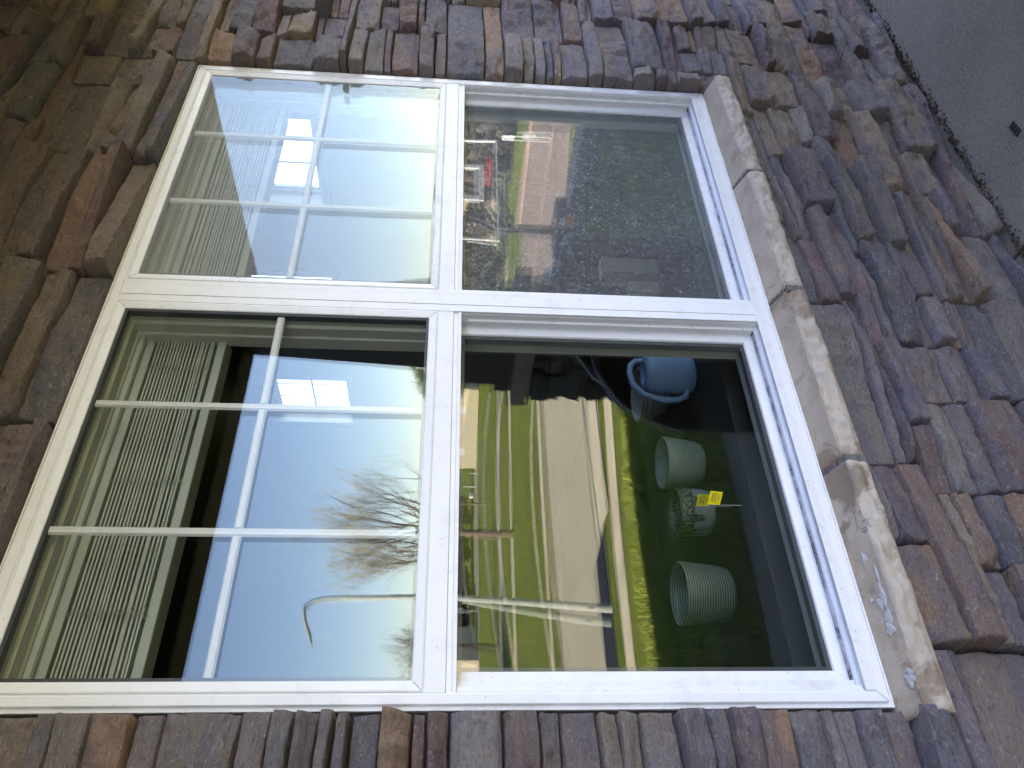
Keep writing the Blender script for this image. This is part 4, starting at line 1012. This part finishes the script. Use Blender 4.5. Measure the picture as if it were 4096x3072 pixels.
    m = MB(); m.box((-.34, .2, .75), (.34, .24, 1.30)); m.build('board', M['lamphead'], r)
    m = MB(); m.box((-.22, .241, .83), (.22, .25, 1.10)); m.build('picture_panel', M['white'], r)
    for q in (-.30, .30): m = MB(); m.tube([(q, .22, 0), (q, .22, .76)], .02, 6); m.build('leg', M['galv'], r)
    # stop sign whose corner shows past the column, and one seen from behind
    for (x, y, face, lab) in ((53.6, -67.0, 1, 'red stop sign half hidden by the porch column'), (34.9, -85.7, 0, 'stop sign seen from behind on a thin post near the lamp pole')):
        r = empty('stop_sign', (x, y, -3), lab, 'stop sign', rz=R(-35) if face else R(-22))
        m = MB(); m.tube([(0, 0, 0), (0, 0, 2.6)], .035, 6); m.build('post', M['galv'], r)
        oc = lambda s: [(s*math.cos(PI/8+k*PI/4), 2.2+s*math.sin(PI/8+k*PI/4)) for k in range(8)]
        m = MB(); m.prism(oc(.45), .03, .045); m.build('plate', M['white'], r)
        if face:
            m = MB(); m.prism(oc(.40), .046, .052); m.build('red_face', M['red'], r)
            lettering('sign_lettering', 'STOP', .3, M['white'], r, (0, .056, 2.1), (R(90), 0, R(180)))
    # thin white posts and a mailbox
    for (x, y, h, lab) in ((54.2, -87.0, 1.1, 'thin white road marker post nearer the cream house'), (53.4, -89.1, 1.9, 'taller thin white road marker post left of the other')):
        m = MB(); m.tube([(0, 0, 0), (0, 0, h)], .06, 6); m.lathe((0, 0, h), [(.06, 0), (.04, .04), (0, .05)], 6); o = m.build('marker_post', M['white']); o.location = (x, y, -3); tag(o, lab, 'post', 'marker posts by the far road')
    r = empty('mailbox', (51.0, -87.3, -3), 'white mailbox on an orange post beside the far road', 'mailbox')
    m = MB(); m.box((-.05, -.05, 0), (.05, .05, .6)); m.build('post', M['orange'], r)
    m = MB(); m.box((-.32, -.25, .6), (.32, .25, 1.15), .08); m.build('mail_box', M['white'], r)
    # far houses
    def far_house(x, y, w_, d_, h, rz, wall, lab, vent=False):
        r = empty('far_house', (x, y, -3), lab, 'house', None, rz)
        m = MB(); m.box((-w_/2, -d_, 0), (w_/2, 0, h)); m.add([(-w_/2, 0, h), (w_/2, 0, h), (0, 0, h+w_*.32), (-w_/2, -d_, h), (w_/2, -d_, h), (0, -d_, h+w_*.32)], [(0, 1, 2), (3, 5, 4)]); m.build('wall', wall, r)
        rf = MB(); t = w_*.32; o = .35
        for s in (-1, 1):
            rf.add([(s*(w_/2+o), o, h-o*.64), (0, o, h+t+.02), (0, -d_-o, h+t+.02), (s*(w_/2+o), -d_-o, h-o*.64), (s*(w_/2+o), o, h-o*.64+.14), (0, o, h+t+.16), (0, -d_-o, h+t+.16), (s*(w_/2+o), -d_-o, h-o*.64+.14)],
                   [(0, 1, 2, 3), (7, 6, 5, 4), (0, 4, 5, 1), (1, 5, 6, 2), (2, 6, 7, 3), (3, 7, 4, 0)])
        rf.build('roof', M['roof'], r)
        if vent:
            m = MB(); m.box((-.55, .001, 1.25), (.45, .05, 1.85)); m.build('window', M['lamphead'], r)
        for q in (-.28, .25):
            m = MB(); m.box((w_*q-.5, .001, h*.55), (w_*q+.5, .04, h*.55+.9)); m.build('window', M['white'], r)
    far_house(62.5, -89.0, 11, 9, 2.9, R(45), M['cream'], 'cream gabled house with a grey roof far across the park', True)
    far_house(27.5, -93, 9, 9, 3.0, R(45), M['cream'], 'sunlit cream house at the far left beyond the bare trees')
    far_house(66, -52, 10, 9, 3.4, R(65), M['tan'], 'tan house past the cross street behind the basketball hoop')
    # wicker chair on the porch
    ch = empty('wicker_chair', (2.176, -.887, 0), 'dark woven wicker barrel armchair on the porch', 'chair', None, R(48))
    # U shaped woven shell
    path = []; hw = .29
    for i in range(0, 12): path.append((-.36+.40*i/11, hw))
    for i in range(1, 24): a = PI/2-PI*i/24; path.append((.04+.30*math.cos(a), hw*math.sin(a)))
    for i in range(0, 12): path.append((.04-.40*i/11, -hw))
    # resample
    P = np.array(path); sl = np.r_[0, np.cumsum(np.linalg.norm(np.diff(P, axis=0), axis=1))]; ns = 330; S = np.linspace(0, sl[-1], ns)
    px = np.interp(S, sl, P[:, 0]); py = np.interp(S, sl, P[:, 1]); tx = np.gradient(px); ty = np.gradient(py); ln = np.hypot(tx, ty); nx_, ny_ = ty/ln, -tx/ln
    nv = 110; T = np.linspace(0, 1, nv); top = np.interp(px, [-.36, -.33, -.27, -.15, .05, .34], [.60, .70, .82, .92, .98, 1.02])
    SS, TT = np.meshgrid(np.arange(ns), T, indexing='ij'); zz = .10+(top[:, None]-.10)*TT
    wv = .0045*np.sin(S[:, None]*190)*np.sign(np.sin(zz*260))+.0035*np.abs(np.sin(zz*260))
    for side, nm in ((1, 'outer_weave'), (-1, 'inner_weave')):
        off = (.018*side+wv*side)*np.where(TT > .97, .5, 1)
        V = np.stack([px[:, None]+nx_[:, None]*off*-1, py[:, None]+ny_[:, None]*off*-1, zz], -1).reshape(-1, 3)
        idx = np.arange(ns*nv).reshape(ns, nv); F = np.stack([idx[:-1, :-1], idx[1:, :-1], idx[1:, 1:], idx[:-1, 1:]], -1).reshape(-1, 4)
        link(nm, npmesh(nm, V, F, M['wicker'], True), ch)
    m = MB(); m.tube([(px[i], py[i], top[i]+.004) for i in range(0, ns, 6)], .026, 8); m.tube([(px[0], py[0], .10), (px[0], py[0], top[0])], .024, 8); m.tube([(px[-1], py[-1], .10), (px[-1], py[-1], top[-1])], .024, 8)
    m.tube([(px[i], py[i], .10) for i in range(0, ns, 8)], .018, 8); m.build('rim', M['wicker'], ch)
    m = MB(); m.box((-.34, -.27, .30), (.28, .27, .38), .02); m.build('seat', M['wicker'], ch)
    for (x, y) in ((-.33, .26), (-.33, -.26), (.22, .24), (.22, -.24)):
        m = MB(); m.tube([(x, y, 0), (x, y, .12)], .02, 8); m.build('leg', M['wicker'], ch)
    # crumpled black bag on the seat
    rnd = random.Random(6); import bmesh
    bm = bmesh.new(); bmesh.ops.create_icosphere(bm, subdivisions=4, radius=1)
    for v in bm.verts:
        n = v.co.normalized(); q = 1+.25*math.sin(n.x*7+n.z*5)*math.cos(n.y*6)+.12*math.sin(n.x*19+2)*math.sin(n.z*23)+.08*rnd.uniform(-1, 1)
        v.co = Vector((n.x*.22*q, n.y*.20*q, .19+n.z*.21*q))
        if v.co.z < 0: v.co.z = 0
    me = bpy.data.meshes.new('rubbish_bag'); bm.to_mesh(me); bm.free(); me.materials.append(M['blackbag'])
    o = link('rubbish_bag', me); o.location = (2.17, -.90, .382); tag(o, 'crumpled black plastic bag lying on the wicker chair seat', 'plastic bag')
    # small black drain grate on the slab
    r = empty('drain_grate', (1.80, -.225, 0), 'small black slotted drain grate set in the porch floor', 'drain grate', rz=R(4))
    m = MB(); m.ring(-.022, .022, -.010, .010, [(0, 0)]*1) if False else None
    m.box((-.024, -.0105, .0005), (.024, .0105, .0022)); m.build('plate', M['black'], r)
    m = MB()
    for i in range(4): m.box((-.022+.0125*i, -.009, .0023), (-.016+.0125*i, .009, .0042), .0006)
    m.build('bars', M['gasket'], r)
build_outdoor()

# ------------------------------------------------------------------ soap suds on the sill
def foam(pts, name_label):
    root = empty('soap_suds', (pts[0][0], pts[0][1], .705), name_label, 'soap suds', 'soap suds on the sandstone sill')
    for (x, y, rx, ry) in pts:
        m = MB(); top = lambda yy: .7165-.024*max(0, min(1, (.012-yy)/.070))-.0003
        n = 22; vs = [(x, y, top(y)+.0020)]
        for rr, hh in ((.5, .0018), (.85, .0011), (1.0, .0001)):
            for k in range(n):
                t = 2*PI*k/n; j = 1+.16*math.sin(3*t+x*90)+.10*math.sin(5*t+y*200)+.06*math.sin(9*t)
                xx, yy = x+rx*rr*j*math.cos(t), y+ry*rr*j*math.sin(t); vs.append((xx, yy, top(yy)+hh))
        fs = [(0, 1+k, 1+(k+1) % n) for k in range(n)]
        for q in range(2):
            for k in range(n): a = 1+q*n+k; b = 1+q*n+(k+1) % n; fs.append((a, a+n, b+n, b))
        m.add([(p[0]-pts[0][0], p[1]-pts[0][1], p[2]-.705) for p in vs], fs, True); m.build('foam_patch', M['foam'], root)
foam([(.640,-.030,.011,.007),(.560,-.018,.004,.004),(.548,-.034,.010,.008),(.560,-.040,.005,.004)], 'large patch of white soap suds on the wet left end of the sill')
foam([(.560,-.044,.026,.005),(.520,-.040,.013,.009),(.500,-.036,.012,.010),(.600,-.046,.018,.003)], 'long white streak of soap suds on the wet left end of the sill')
foam([(.408,-.042,.012,.010),(.420,-.046,.008,.006)], 'small smear of soap suds at the outer left corner of the sill')
